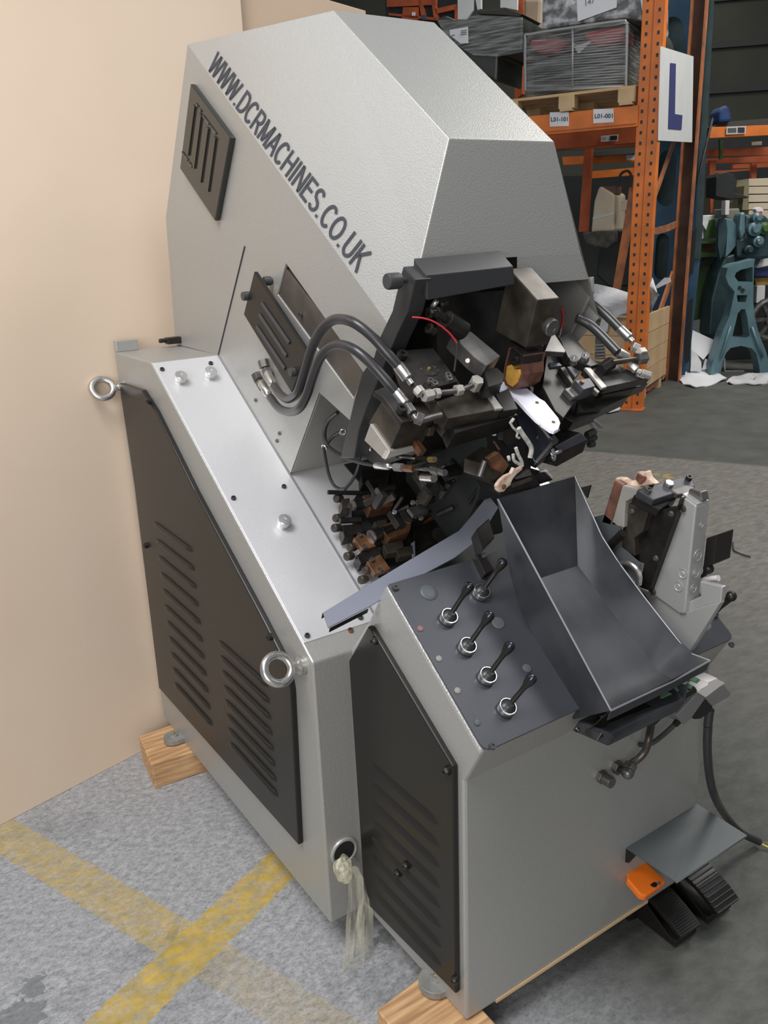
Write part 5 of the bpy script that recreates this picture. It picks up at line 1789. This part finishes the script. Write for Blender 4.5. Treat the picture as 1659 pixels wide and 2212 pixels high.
# dark green wrapped load further left, on its own stack
WRL = thing('wrapped_machine', tuple(rk(1.75, .8, 2.36)), 'dark olive film-wrapped machine with a white label behind the hood', 'load')
PWL = RP(.35)
q = PWL(*zm((480, 160), (560, 130), (640, 165), (740, 165), (830, 90), (960, 100), (1215, 140), (1225, 290), (1215, 440), (1090, 480), (1010, 470), (1000, 700), (700, 560), (560, 330)))
MB().prism(q, rn * .6).build('load_body', DARKG, WRL, bevel=.02)
q = PWL.off(-.03)(*zm((830, 98), (1080, 66), (1220, 118), (1190, 142), (1040, 128), (860, 120)))
MB().prism(q, rn * .5).build('load_lid', mat('dark_brown_board', (.035, .030, .022), .6), WRL, bevel=.005)
q = PWL.off(-.05)(*zm((490, 165), (640, 170), (830, 128), (1215, 145), (1222, 440), (1000, 480), (800, 470), (570, 330)))
MB().prism(q, rn * .02).build('stretch_wrap', WRAP, WRL)
q = PWL.off(-.06)(*zm((598, 255), (752, 228), (756, 368), (690, 372), (600, 300)))
lb = MB().prism(q, rn * .004).build('load_label', WHITE, WRL)
q = PWL.off(-.066)(*zm((612, 300), (640, 296), (640, 302), (612, 306)))
MB().prism(q, rn * .002).build('label_mark', SIGNB, lb)
for k in range(3):
    q = PWL.off(-.066)(*zm((692, 262 + 16 * k), (742, 254 + 16 * k), (742, 260 + 16 * k), (692, 268 + 16 * k)))
    MB().prism(q, rn * .002).build('label_mark', GREYCAP, lb)

# far racking bay behind: orange frames
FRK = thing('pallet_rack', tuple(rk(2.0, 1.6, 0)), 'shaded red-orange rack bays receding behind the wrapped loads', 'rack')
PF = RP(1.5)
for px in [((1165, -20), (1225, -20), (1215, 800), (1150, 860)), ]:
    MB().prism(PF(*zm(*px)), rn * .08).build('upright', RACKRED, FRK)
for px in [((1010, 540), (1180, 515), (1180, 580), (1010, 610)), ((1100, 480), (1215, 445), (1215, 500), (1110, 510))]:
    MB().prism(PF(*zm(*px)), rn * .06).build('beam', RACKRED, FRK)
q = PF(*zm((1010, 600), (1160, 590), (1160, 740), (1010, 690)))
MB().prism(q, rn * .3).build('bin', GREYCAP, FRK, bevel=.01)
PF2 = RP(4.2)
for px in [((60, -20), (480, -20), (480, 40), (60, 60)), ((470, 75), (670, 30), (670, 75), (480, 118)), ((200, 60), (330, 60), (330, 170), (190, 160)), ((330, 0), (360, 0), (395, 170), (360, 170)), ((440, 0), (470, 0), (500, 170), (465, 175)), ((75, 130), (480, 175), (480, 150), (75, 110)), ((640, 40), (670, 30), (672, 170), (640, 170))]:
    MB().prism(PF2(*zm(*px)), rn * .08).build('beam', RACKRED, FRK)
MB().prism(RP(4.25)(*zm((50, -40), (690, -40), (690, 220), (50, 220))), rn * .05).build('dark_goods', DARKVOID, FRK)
MB().prism(PF2.off(-.02)(*zm((275, 105), (303, 103), (303, 133), (275, 135))), rn * .01).build('tag_card', WHITE, FRK)
MB().prism(PF2.off(-.02)(*zm((352, 130), (392, 125), (395, 160), (355, 160))), rn * .01).build('blue_tag', BLUE, FRK)
# white boards standing behind the load
for k, px in enumerate([((665, -20), (800, -20), (795, 90), (740, 165), (668, 165)), ((815, -20), (865, -20), (865, 75), (835, 85)), ((1030, -20), (1175, -20), (1172, 85), (1070, 64), (1030, 66))]):
    t = MB().prism(RP(1.3)(*zm(*px)), rn * .03).build('white_board', SIGNW)
    tag(t, ['tall white board left above the olive wrapped load', 'narrow white board between the two wider white boards', 'grey-white board by the orange post at the top'][k], 'board', 'white boards behind the wrapped load')
q = RP(.75)(*zm((1222, -20), (1385, -20), (1370, 240), (1300, 260), (1225, 210)))
t = MB().prism(q, rn * .12).build('cardboard_roll', CARDB, bevel=.03)
tag(t, 'brown cardboard roll standing between the film bundle and the post', 'cardboard')

# goods below the beam
t = thing('shrouded_machine', tuple(rk(.8, 1.0, 0)), 'cream plastic-shrouded machine under the beams behind the upright', 'machine')
PS = RP(1.2)
q = PS(*z8((335, 88), (360, 85), (462, 145), (458, 430), (275, 440), (300, 200)))
MB().prism(q, rn * .4).build('shroud', CREAM, t, bevel=.02)
q = PS.off(-.005)(*z8((290, 325), (460, 285), (460, 300), (290, 340)))
MB().prism(q, rn * .01).build('shroud_strap', SIGNW, t)
q = PS.off(.02)(*z8((355, 80), (470, 78), (470, 140), (440, 130)))
MB().prism(q, rn * .2).build('machine_cap', mat('dull_brown_cap', (.12, .06, .04), .6), t)
q = PS(*z8((465, 90), (590, 100), (570, 890), (300, 900), (200, 800), (240, 440), (460, 430)))
t2_ = MB().prism([p + rn * .5 for p in q], rn * .4).build('dark_machine', DARKVOID, bevel=.02)
tag(t2_, 'dark machine frame under the beams left of the punched upright', 'machine')
q = PS.off(-.05)(*z8((512, 195), (562, 185), (560, 268), (515, 270)))
t2_ = MB().prism(q, rn * .1).build('cream_box', CREAM, bevel=.005)
tag(t2_, 'small cream box beside the shrouded cream machine', 'box')
q = RP(.9)(*zoom(820, 0, .5057)((1015, 800), (1030, 745), (1060, 730), (1075, 755), (1070, 800)))
MB().tube(q, .012, 8, 4).build('bent_handle', INK, t)
q = RP(1.05)(*z8((200, 445), (330, 430), (470, 435), (465, 520), (400, 570), (300, 550), (230, 530)))
t2_ = MB().prism(q, rn * .1).build('sacking_heap', mat('grey_brown_sacking', (.11, .10, .08), .8, noise=.6, nscale=14), bevel=.02)
tag(t2_, 'grey-brown sacking heaped below the cream shrouded machine', 'sacking')
# brace and post of the next frame seen through the bay
PF3 = RP(1.0)
MB().prism(PF3(*z8((590, 0), (650, 0), (600, 330), (500, 885), (445, 880), (545, 300))), rn * .05).build('brace', BRACEM, FRK)
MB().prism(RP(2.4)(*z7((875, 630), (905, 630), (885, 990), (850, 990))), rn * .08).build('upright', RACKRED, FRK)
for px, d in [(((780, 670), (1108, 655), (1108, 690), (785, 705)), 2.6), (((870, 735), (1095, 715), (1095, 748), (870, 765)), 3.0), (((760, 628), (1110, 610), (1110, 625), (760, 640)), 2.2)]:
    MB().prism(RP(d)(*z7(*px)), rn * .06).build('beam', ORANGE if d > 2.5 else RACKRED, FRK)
MB().prism(RP(2.55)(*z7((1052, 662), (1095, 660), (1095, 683), (1055, 685))), rn * .01).build('tag_card', SIGNW, FRK)
MB().prism(RP(2.5)(*z7((900, 650), (1090, 640), (1090, 655), (905, 668))), rn * .3).build('grey_goods', GREYCAP, FRK)
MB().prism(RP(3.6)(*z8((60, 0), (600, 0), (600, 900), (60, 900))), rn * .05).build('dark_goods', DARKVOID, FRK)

# timber crate at the rack foot with a white sack in it
CRT = thing('timber_crate', tuple(rk(.5, .7, 0)), 'open pine crate under the rack with a dark strap', 'crate')
PCt = RP(.22)
fq = PCt(*zh((560, 300), (700, 210), (1230, 165), (1260, 640), (900, 760), (640, 700)))
zt_ = PCt(zh((1000, 190))[0]).z
bq0 = .02
bq1 = (PCt(zh((560, 300))[0]) - U1).dot(rb_)
hcr = zt_
nb = 4
for i in range(nb):
    z = .10 + (hcr - .10) * (i + .5) / nb
    MB().box(rk((bq0 + bq1) / 2, .22, z), bq1 - bq0, .025, (hcr - .10) / nb - .006, rb_, rn).build('plank', PINE, CRT)
    MB().box(rk(bq0, .75, z), .025, 1.06, (hcr - .10) / nb - .006, rb_, rn).build('plank', PINE, CRT)
MB().box(rk((bq0 + bq1) / 2, 1.27, hcr / 2), bq1 - bq0, .025, hcr - .1, rb_, rn).build('back_board', PINE, CRT)
for a in (.3, .9):
    MB().box(rk((bq0 + bq1) / 2, .22 + a, .05), bq1 - bq0, .10, .10, rb_, rn).build('crate_runner', PINE, CRT)
q = RP(.20)(*zh((905, 228), (945, 225), (995, 590), (895, 590)))
sb = MB().prism(q, rn * .01).build('metal_strap', STEEL, CRT)
for k in range(5):
    r = RP(.195)(*zh((900, 460 + 30 * k), (992, 455 + 30 * k)))
    MB().bar(r[0], r[1], .012, .004, up=rn).build('strap_wire', BRIGHT, sb)
# sack: crumpled sheet
def crumple(name, plane, top, bot, depth, material, label, cat, rows=9, cols=20, amp=.05, seed=1):
    rnd = random.Random(seed)
    T, B_ = plane(*top), plane(*bot)
    def along(L_, t):
        t *= len(L_) - 1
        k = min(int(t), len(L_) - 2)
        return lerp(L_[k], L_[k + 1], t - k)
    ph = [(rnd.uniform(4, 16), rnd.uniform(3, 9), rnd.uniform(0, 6.28)) for _ in range(6)]
    G_ = []
    for i in range(rows):
        row = []
        for j in range(cols):
            u_, v_ = j / (cols - 1), i / (rows - 1)
            p = lerp(along(T, u_), along(B_, u_), v_)
            h = sum(math.sin(a * u_ + b * v_ + c) for a, b, c in ph) / 6
            ed = math.sin(math.pi * v_) ** .5 * .7 + .3
            row.append(p - plane.n * (amp * h * 2 + depth * ed * .5) + V((0, 0, .25 * amp * h)))
        G_.append(row)
    o_ = MB().sheet(G_, plane.n * .01, True).build(name, material)
    tag(o_, label, cat)
    return o_
crumple('woven_sack', RP(.16), z8((180, 1080), (230, 960), (285, 835), (430, 868), (590, 918), (690, 905), (735, 782), (770, 800), (812, 905)), z8((190, 1095), (250, 1105), (340, 1112), (430, 1130), (540, 1090), (640, 1090), (700, 1100), (750, 1060), (800, 950)), .12, SACK, 'crumpled white woven sack lying over the pine crate', 'sack', 10, 30, .05, 4)
q = RP(.10)(*z8((690, 945), (780, 860), (850, 795), (895, 795), (900, 828), (830, 860), (750, 900), (700, 955)))
t = MB().prism(q, rn * .01).build('sack_strap', SACK)
tag(t, 'white sack lifting strap sticking up beside the upright', 'strap')
q = RP(.12)(*zh((960, 210), (1040, 180), (1010, 330), (985, 350), (930, 310)))
t = MB().prism(q, rn * .01).build('sack_tail', SACK)
tag(t, 'white sack end hanging down over the crate strap', 'sack')
# scraps of paper at the crate foot
q = ZP(.012)(*z8((340, 1840), (430, 1800), (520, 1770), (500, 1830), (420, 1850)))
t = MB().prism(q, (0, 0, .01)).build('paper_scrap', SACK)
tag(t, 'torn grey-white scrap on the floor by the rack foot', 'paper')

# ------------------------------------------------------------------ blue building column with oval openings
BC = thing('steel_column', tuple(ZP(0)((1450, 800))), 'tall blue steel column with oval openings behind the rack end', 'column')
PBc = RP(1.75)
def oval(px0, px1, px2, px3, n=7):
    """stadium between two end arcs given left/right px at the top and bottom"""
    (xa, ya_), (xb, yb2) = px0, px1
    (xc, yc), (xd, yd) = px2, px3
    out = []
    r = (xb - xa) / 2
    for i in range(n + 1):
        a = math.pi * i / n
        out.append(((xa + xb) / 2 - r * math.cos(a), ya_ - r * 1.1 * math.sin(a)))
    r = (xc - xd) / 2
    for i in range(n + 1):
        a = math.pi * i / n
        out.append(((xc + xd) / 2 + r * math.cos(a), yc + r * 1.1 * math.sin(a)))
    return out
outer = PBc((1400, -60), (1502, -60), (1490, 560), (1478, 840), (1392, 840), (1398, 400))
o1 = PBc(*oval((1417, 520), (1446, 520), (1441, 588), (1412, 588)))
o2 = PBc(*oval((1424, 345), (1462, 345), (1455, 425), (1418, 425)))
o3 = PBc(*oval((1432, 60), (1476, 60), (1470, 190), (1428, 190)))
MB().holed(outer, [o1, o2, o3], rn * .02).build('web', BLUE, BC)
fl_ = PBc.off(-.10)((1502, -60), (1545, -60), (1512, 560), (1486, 800), (1472, 810), (1490, 500))
MB().prism(fl_, rn * .02).build('flange', BLUE, BC)
q = PBc.off(-.12)((1524, -60), (1545, -60), (1513, 560), (1500, 560))
MB().prism(q, rn * .02).build('flange', DKTEAL, BC)
for a, b_ in [((1500, 500), (1492, 590)), ((1492, 650), (1484, 780)), ((1512, 250), (1508, 300)), ((1520, 40), (1516, 150))]:
    q = PBc.off(-.125)((a[0] - 5, a[1]), (a[0] + 5, a[1] - 6), (b_[0] + 5, b_[1]), (b_[0] - 5, b_[1] + 6))
    MB().prism(q, rn * .004).build('flange_opening', DARKVOID, BC)
MB().prism(RP(1.9)((1380, -60), (1510, -60), (1490, 845), (1370, 845)), rn * .03).build('column_lining', DKTEAL, BC)
q = BG(8.4)(*zl((910, 325), (935, 345), (735, 1130), (712, 1200)))
t = MB().prism(q, BN * .03).build('leaning_pole', STEEL)
tag(t, 'thin grey pole leaning beside the blue column', 'pole')

# ------------------------------------------------------------------ far right: rack, press, stand, bench
RR = thing('pallet_rack', tuple(BG(10.8)((1600, 620))[:2]) + (0,), 'far orange rack at the right edge of the picture', 'rack')
WL[RR.name] = V(RR.location)
PR = BG(10.5)
b = MB().prism(PR(*zl((905, 458), (1800, 425), (1800, 560), (878, 606))), BN * .06).build('beam', ORANGE, RR, bevel=.004)
q = PR.off(-.03)(*zl((1105, 452), (1362, 445), (1358, 545), (1098, 556)))
lb = MB().prism(q, BN * .004).build('barcode_label', SIGNW, b)
q0 = PR.off(-.036)
for i in range(8):
    x = 1262 + i * 11
    r = q0(*zl((x, 462), (x - 1, 532)))
    MB().bar(r[0], r[1], .008 if i % 3 else .014, .002, up=BN).build('bar_mark', INK, lb)
for k in range(3):
    r = q0(*zl((1120, 480 + 22 * k), (1235, 476 + 22 * k)))
    MB().bar(r[0], r[1], .012, .002, up=BN).build('print_line', GREYCAP, lb)
for px, d in [(((820, 755), (1800, 715), (1800, 830), (810, 850)), .5), (((800, 880), (1800, 830), (1800, 920), (790, 950)), 1.0), (((1190, 955), (1800, 920), (1800, 985), (1190, 1010)), 1.5), (((950, 1040), (1430, 1010), (1430, 1030), (950, 1070)), 1.5)]:
    MB().prism(PR.off(d)(*zl(*px)), BN * .06).build('beam', RACKRED, RR)
for px, d in [(((880, 900), (965, 900), (920, 1600), (890, 1600)), .4), (((1440, 930), (1505, 925), (1500, 1150), (1435, 1150)), 1.2)]:
    MB().prism(PR.off(d)(*zl(*px)), BN * .06).build('upright', RACKRED, RR)
MB().prism(PR.off(.3)(*zl((1018, 620), (1060, 615), (1050, 880), (1020, 880))), BN * .05).build('beam_hanger', GREEN, RR)
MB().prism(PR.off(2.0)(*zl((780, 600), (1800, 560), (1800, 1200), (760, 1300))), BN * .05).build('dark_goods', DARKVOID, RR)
MB().prism(PR.off(.1)(*zl((960, 430), (1000, 395), (1800, 330), (1800, 425), (910, 455))), BN * .4).build('timber_load', mat('dark_timber', (.05, .05, .045), .7), RR)
q = PR.off(.25)(*zl((1440, 655), (1575, 645), (1570, 695), (1440, 700)))
MB().prism(q, BN * .02).build('tag_card', CREAM, RR)
q = PR(*zl((1005, 395), (1000, 250), (1060, 175), (1130, 165), (1170, 280), (1180, 385)))
t = MB().prism(q, BN * .3).build('blue_bag', mat('blue_bag', (.015, .055, .19), .6, noise=.4, nscale=4), bevel=.03)
tag(t, 'blue bag lying on the far right rack beam', 'bag')
q = BG(9.8)(*zl((965, 1120), (1000, 1070), (1100, 1055), (1200, 1090), (1245, 1180), (1230, 1280), (1200, 1330), (1400, 1380), (1390, 1400), (1150, 1420), (960, 1380)))
t = MB().prism(q, BN * .3).build('wheel_guard', DARKVOID, bevel=.02)
tag(t, 'black rounded machine head beside the cream drawers', 'machine')
# cream stacked drawers
DR = thing('drawer_stack', tuple(BG(10.0)((1640, 440))), 'stack of cream drawers at the right edge under the orange beams', 'drawers')
for k, (a, b_) in enumerate([((1145, 1130), (1240, 1235)), ((1250, 1245), (1345, 1340)), ((1358, 1350), (1455, 1448)), ((1470, 1460), (1555, 1550)), ((1565, 1560), (1680, 1700))]):
    q = BG(10.0)(*zl((1400, a[0]), (1800, a[1]), (1800, b_[1]), (1392, b_[0])))
    MB().prism(q, BN * .5).build('drawer', CREAM, DR, bevel=.004)
q = BG(10.05)(*zl((1395, 1150), (1800, 1140), (1800, 1700), (1388, 1700)))
MB().prism(q, BN * .4).build('carcass', INK, DR)
q = BG(9.95)(*zl((1340, 1240), (1400, 1160), (1392, 1560), (1310, 1560)))
MB().prism(q, BN * .3).build('side_board', mat('dull_khaki', (.20, .18, .10), .7), DR)
q = BG(9.75)(*zl((1485, 1545), (1520, 1520), (1570, 1525), (1600, 1560), (1580, 1610), (1510, 1600)))
t = MB().prism(q, BN * .1).build('spray_bottle', WHITE, bevel=.01)
tag(t, 'small white bottle with a red label before the cream drawers', 'bottle')
MB().prism(BG(9.73)(*zl((1525, 1580), (1575, 1575), (1575, 1612), (1525, 1615))), BN * .02).build('bottle_label', RED, t)

# white appliance front and green bench
q = BG(9.4)(*zk((585, 135), (765, 125), (745, 230), (760, 380), (560, 415)))
t = MB().prism(q, BN * .3).build('white_unit', SIGNW, bevel=.01)
tag(t, 'white control unit standing on the green bench', 'unit')
MB().prism(BG(9.37)(*zk((650, 255), (700, 190), (770, 170), (775, 390), (650, 400))), BN * .02).build('unit_panel', GREEN, t)
MB().prism(BG(9.36)(*zk((600, 190), (690, 195), (660, 300), (630, 250))), BN * .02).build('unit_card', WHITE, t)
GB = thing('green_bench', tuple(ZP(0)((1520, 760))), 'green painted workbench behind the teal machine', 'bench')
PG = BG(9.3)
for px, nm in [(((555, 425), (775, 420), (775, 455), (550, 460)), 'bench_rail'), (((545, 560), (760, 555), (755, 605), (540, 618)), 'bench_rail')]:
    MB().prism(PG(*zk(*px)), BN * .5).build(nm, GREEN, GB, bevel=.004)
MB().prism(PG.off(.05)(*zk((548, 460), (765, 455), (760, 560), (545, 565))), BN * .4).build('bench_drawer', mat('brown_drawer', (.07, .035, .018), .6), GB)
MB().prism(PG.off(.08)(*zk((540, 618), (760, 605), (730, 820), (690, 1180), (660, 1300), (510, 1330))), BN * .4).build('bench_panel', GREEN, GB)
MB().prism(PG.off(.03)(*zk((530, 605), (745, 600), (740, 690), (530, 710))), BN * .3).build('bench_shadow_gap', DARKVOID, GB)
# teal press machine with flywheel
TM = thing('teal_press', tuple(ZP(0)((1590, 790))), 'dark teal belt-driven machine with a flywheel at the right edge', 'machine')
c0_ = BG(9.0)(zk((848, 420))[0])
q = BG(9.0)(*zk((848, 150), (888, 180), (900, 300), (890, 420), (860, 560), (820, 640), (795, 480), (800, 280), (820, 170)))
MB().prism(q, BN * .05).build('flywheel_face', DKTEAL, TM)
q = BG(9.02)(*zk((870, 160), (960, 180), (1010, 240), (1015, 380), (1000, 480), (940, 560), (880, 620), (895, 420), (900, 300)))
MB().prism(q, BN * .30).build('flywheel_rim', TEAL, TM, bevel=.01)
q = BG(9.1)(*zk((860, 60), (1050, 50), (1045, 250), (900, 180)))
MB().prism(q, BN * .3).build('belt_guard', mat('grey_dirty_guard', (.16, .155, .13), .7), TM, bevel=.02)
q = BG(8.95)(*zk((1050, 110), (1110, 90), (1110, 330), (1060, 420), (1035, 300)))
MB().prism(q, BN * .25).build('press_column', TEAL, TM, bevel=.02)
q = BG(9.0)(*zk((1110, 130), (1240, 120), (1340, 130), (1400, 200), (1400, 620), (1210, 640), (1010, 620), (1000, 400), (1090, 380)))
MB().prism(q, BN * .4).build('press_body', DKTEAL, TM, bevel=.03)
q = BG(9.05)(*zk((880, 600), (1010, 560), (960, 900), (880, 1250), (800, 1500), (690, 1500), (720, 1100), (790, 820)))
MB().prism(q, BN * .3).build('press_leg', DKTEAL, TM, bevel=.02)
for p, r_, mt in [((1210, 290), .07, TEAL), ((1250, 430), .055, TEAL), ((1140, 525), .045, DKTEAL), ((1320, 280), .06, GREEN), ((1240, 160), .05, TEAL)]:
    c = BG(8.95)(zk(p)[0])
    MB().lathe(c, -BN, [(0, .06), (r_ * .5, .06), (r_ * .7, .03), (r_, .02), (r_, -.05), (0, -.05)], 16).build('press_knob', mt, TM)
c = BG(8.9)(zk((1255, 420))[0])
MB().ball(c, .014).build('bright_oiler', BRIGHT, TM)
q = BG(8.9)(*zl((1090, 1430), (1145, 1430), (1135, 1620), (1085, 1620)))
MB().prism(q, BN * .1).build('white_post', LGREY, TM)
# jack stand casting
JS = thing('cast_stand', tuple(ZP(0)((1605, 808))), 'pale teal cast iron A-shaped stand in front of the teal machine', 'stand')
PJ = BG(8.60)
outer = PJ(*zk((715, 1950), (725, 1850), (850, 1450), (925, 1280), (960, 1120), (985, 1000), (915, 920), (882, 830), (905, 730), (960, 690), (1100, 660), (1215, 628), (1205, 700), (1200, 900), (1195, 1100), (1215, 1300), (1260, 1480), (1330, 1650), (1365, 1760), (1400, 1940), (1275, 1940), (1262, 1830), (1230, 1700), (1180, 1645), (1060, 1618), (940, 1640), (885, 1700), (850, 1800), (820, 1950)))
h1_ = PJ(*zk((1020, 1250), (1060, 1200), (1105, 1200), (1130, 1300), (1155, 1500), (1130, 1525), (980, 1525), (960, 1500)))
h2_ = PJ(*zk((985, 830), (1000, 785), (1060, 750), (1190, 720), (1190, 890), (1030, 890)))
h3_ = PJ(*zk((1010, 1040), (1130, 1040), (1110, 1120), (1020, 1120)))
MB().holed(outer, [h1_, h2_, h3_], BN * .16).build('frame', TEAL, JS)
for p in [((940, 1390), (830, 1745)), ((1180, 1400), (1300, 1745))]:
    r = PJ.off(-.012)(*zk(*p))
    MB().tube(r, .014, 8, 1).build('leg_rib', TEAL, JS)
for p, r_ in [((1040, 955), .018), ((1075, 985), .020)]:
    c = PJ.off(-.002)(zk(p)[0])
    MB().cyl(c, c - BN * .006, r_, n=14).build('bolt_hole', DARKVOID, JS)
r = PJ.off(-.02)(*zk((870, 1760), (875, 1905), (1090, 1905)))
MB().tube(r, .007, 6, 1).build('tie_bar', BRIGHT, JS)
# gear casting, blue bar, cards at the right edge
GW = thing('gear_wheel', tuple(BG(9.1)((1655, 690))), 'grey spoked wheel casting at the right edge of the frame', 'wheel')
c = BG(9.1)((1664, 690))
MB().torus(c, BN, .20, .035, 24, 8).build('wheel_rim', STEEL, GW)
MB().cyl(c + BN * .03, c - BN * .03, .06, n=16).build('wheel_hub', STEEL, GW)
for k in range(6):
    a = k * math.pi / 3
    d = V((BN.y, -BN.x, 0)) * math.cos(a) + V((0, 0, 1)) * math.sin(a)
    MB().bar(c + d * .05, c + d * .19, .04, .03, up=BN).build('spoke', STEEL, GW)
q = BG(9.2)(*zk((1200, 745), (1240, 735), (1420, 750), (1420, 830), (1215, 832)))
t = MB().prism(q, BN * .2).build('blue_bar', mat('navy_plastic', (.02, .03, .12), .5), bevel=.01)
tag(t, 'navy blue bar above a yellow-brown tray at the right edge', 'bar')
q = BG(9.25)(*zk((1205, 835), (1420, 835), (1420, 930), (1230, 930)))
t = MB().prism(q, BN * .2).build('timber_tray', mat('ochre_tray', (.42, .25, .06), .6, noise=.5, nscale=6), bevel=.01)
tag(t, 'yellow-brown tray under the navy blue bar', 'tray')
q = BG(9.2)(*zk((1240, 935), (1335, 930), (1325, 1130), (1230, 1130)))
t = MB().prism(q, BN * .1).build('grey_card', SIGNW, bevel=.005)
tag(t, 'upright off-white card box beside the cast stand', 'box')
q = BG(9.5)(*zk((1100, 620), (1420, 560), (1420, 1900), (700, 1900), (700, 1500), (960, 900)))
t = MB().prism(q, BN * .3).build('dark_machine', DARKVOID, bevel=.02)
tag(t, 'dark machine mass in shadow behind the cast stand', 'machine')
q = BG(9.15)(*zk((1290, 600), (1364, 560), (1420, 700), (1240, 735)))
t = MB().prism(q, BN * .1).build('cloth_rag', SACK, bevel=.01)
tag(t, 'pale cloth rag over the navy bar at the right edge', 'cloth')

# crumpled paper beside the rack foot
def paper(px, plane, thick, label, name='paper_sheet', mt=WHITE):
    t_ = MB().prism(plane(*px), thick).build(name, mt)
    return tag(t_, label, 'paper')
PP = Plane(ZP(0)((1490, 806)), (.45, .75, -.45))
paper(zk((490, 1430), (775, 1562), (700, 1690), (628, 1775), (540, 1700), (415, 1600)), PP.off(-.06), BN * .004, 'upright crumpled white paper with taped corners beside the rack foot')
paper(zk((360, 1620), (470, 1640), (560, 1720), (605, 1800), (610, 1900), (480, 1905), (450, 1780), (370, 1720)), PP.off(-.10), BN * .004, 'curled grey paper leaning at the rack foot', mt=SACK)
paper(zk((650, 1760), (725, 1800), (720, 1870), (615, 1890)), PP.off(-.05), BN * .004, 'small grey paper piece by the cast stand leg', mt=SACK)
paper(zk((340, 1830), (450, 1810), (440, 1930), (340, 1990)), PP.off(-.10), BN * .004, 'small pale paper tucked behind the rear rack upright', mt=SACK)
crumple('paper_sheet', ZP(.01), zk((330, 1990), (420, 1920), (560, 1895), (720, 1880)), zk((420, 2060), (530, 2092), (680, 2068), (890, 2000)), .02, WHITE, 'flat crumpled white paper on the floor by the rack foot', 'paper', 6, 12, .015, 8)
crumple('plastic_strip', ZP(.01), zk((890, 2030), (980, 1950), (1120, 1960), (1250, 1920), (1420, 1950)), zk((930, 2050), (1080, 2040), (1200, 2060), (1300, 2050), (1420, 2020)), .02, SACK, 'crumpled pale plastic strip on the floor before the cast stand', 'plastic', 6, 14, .02, 9)
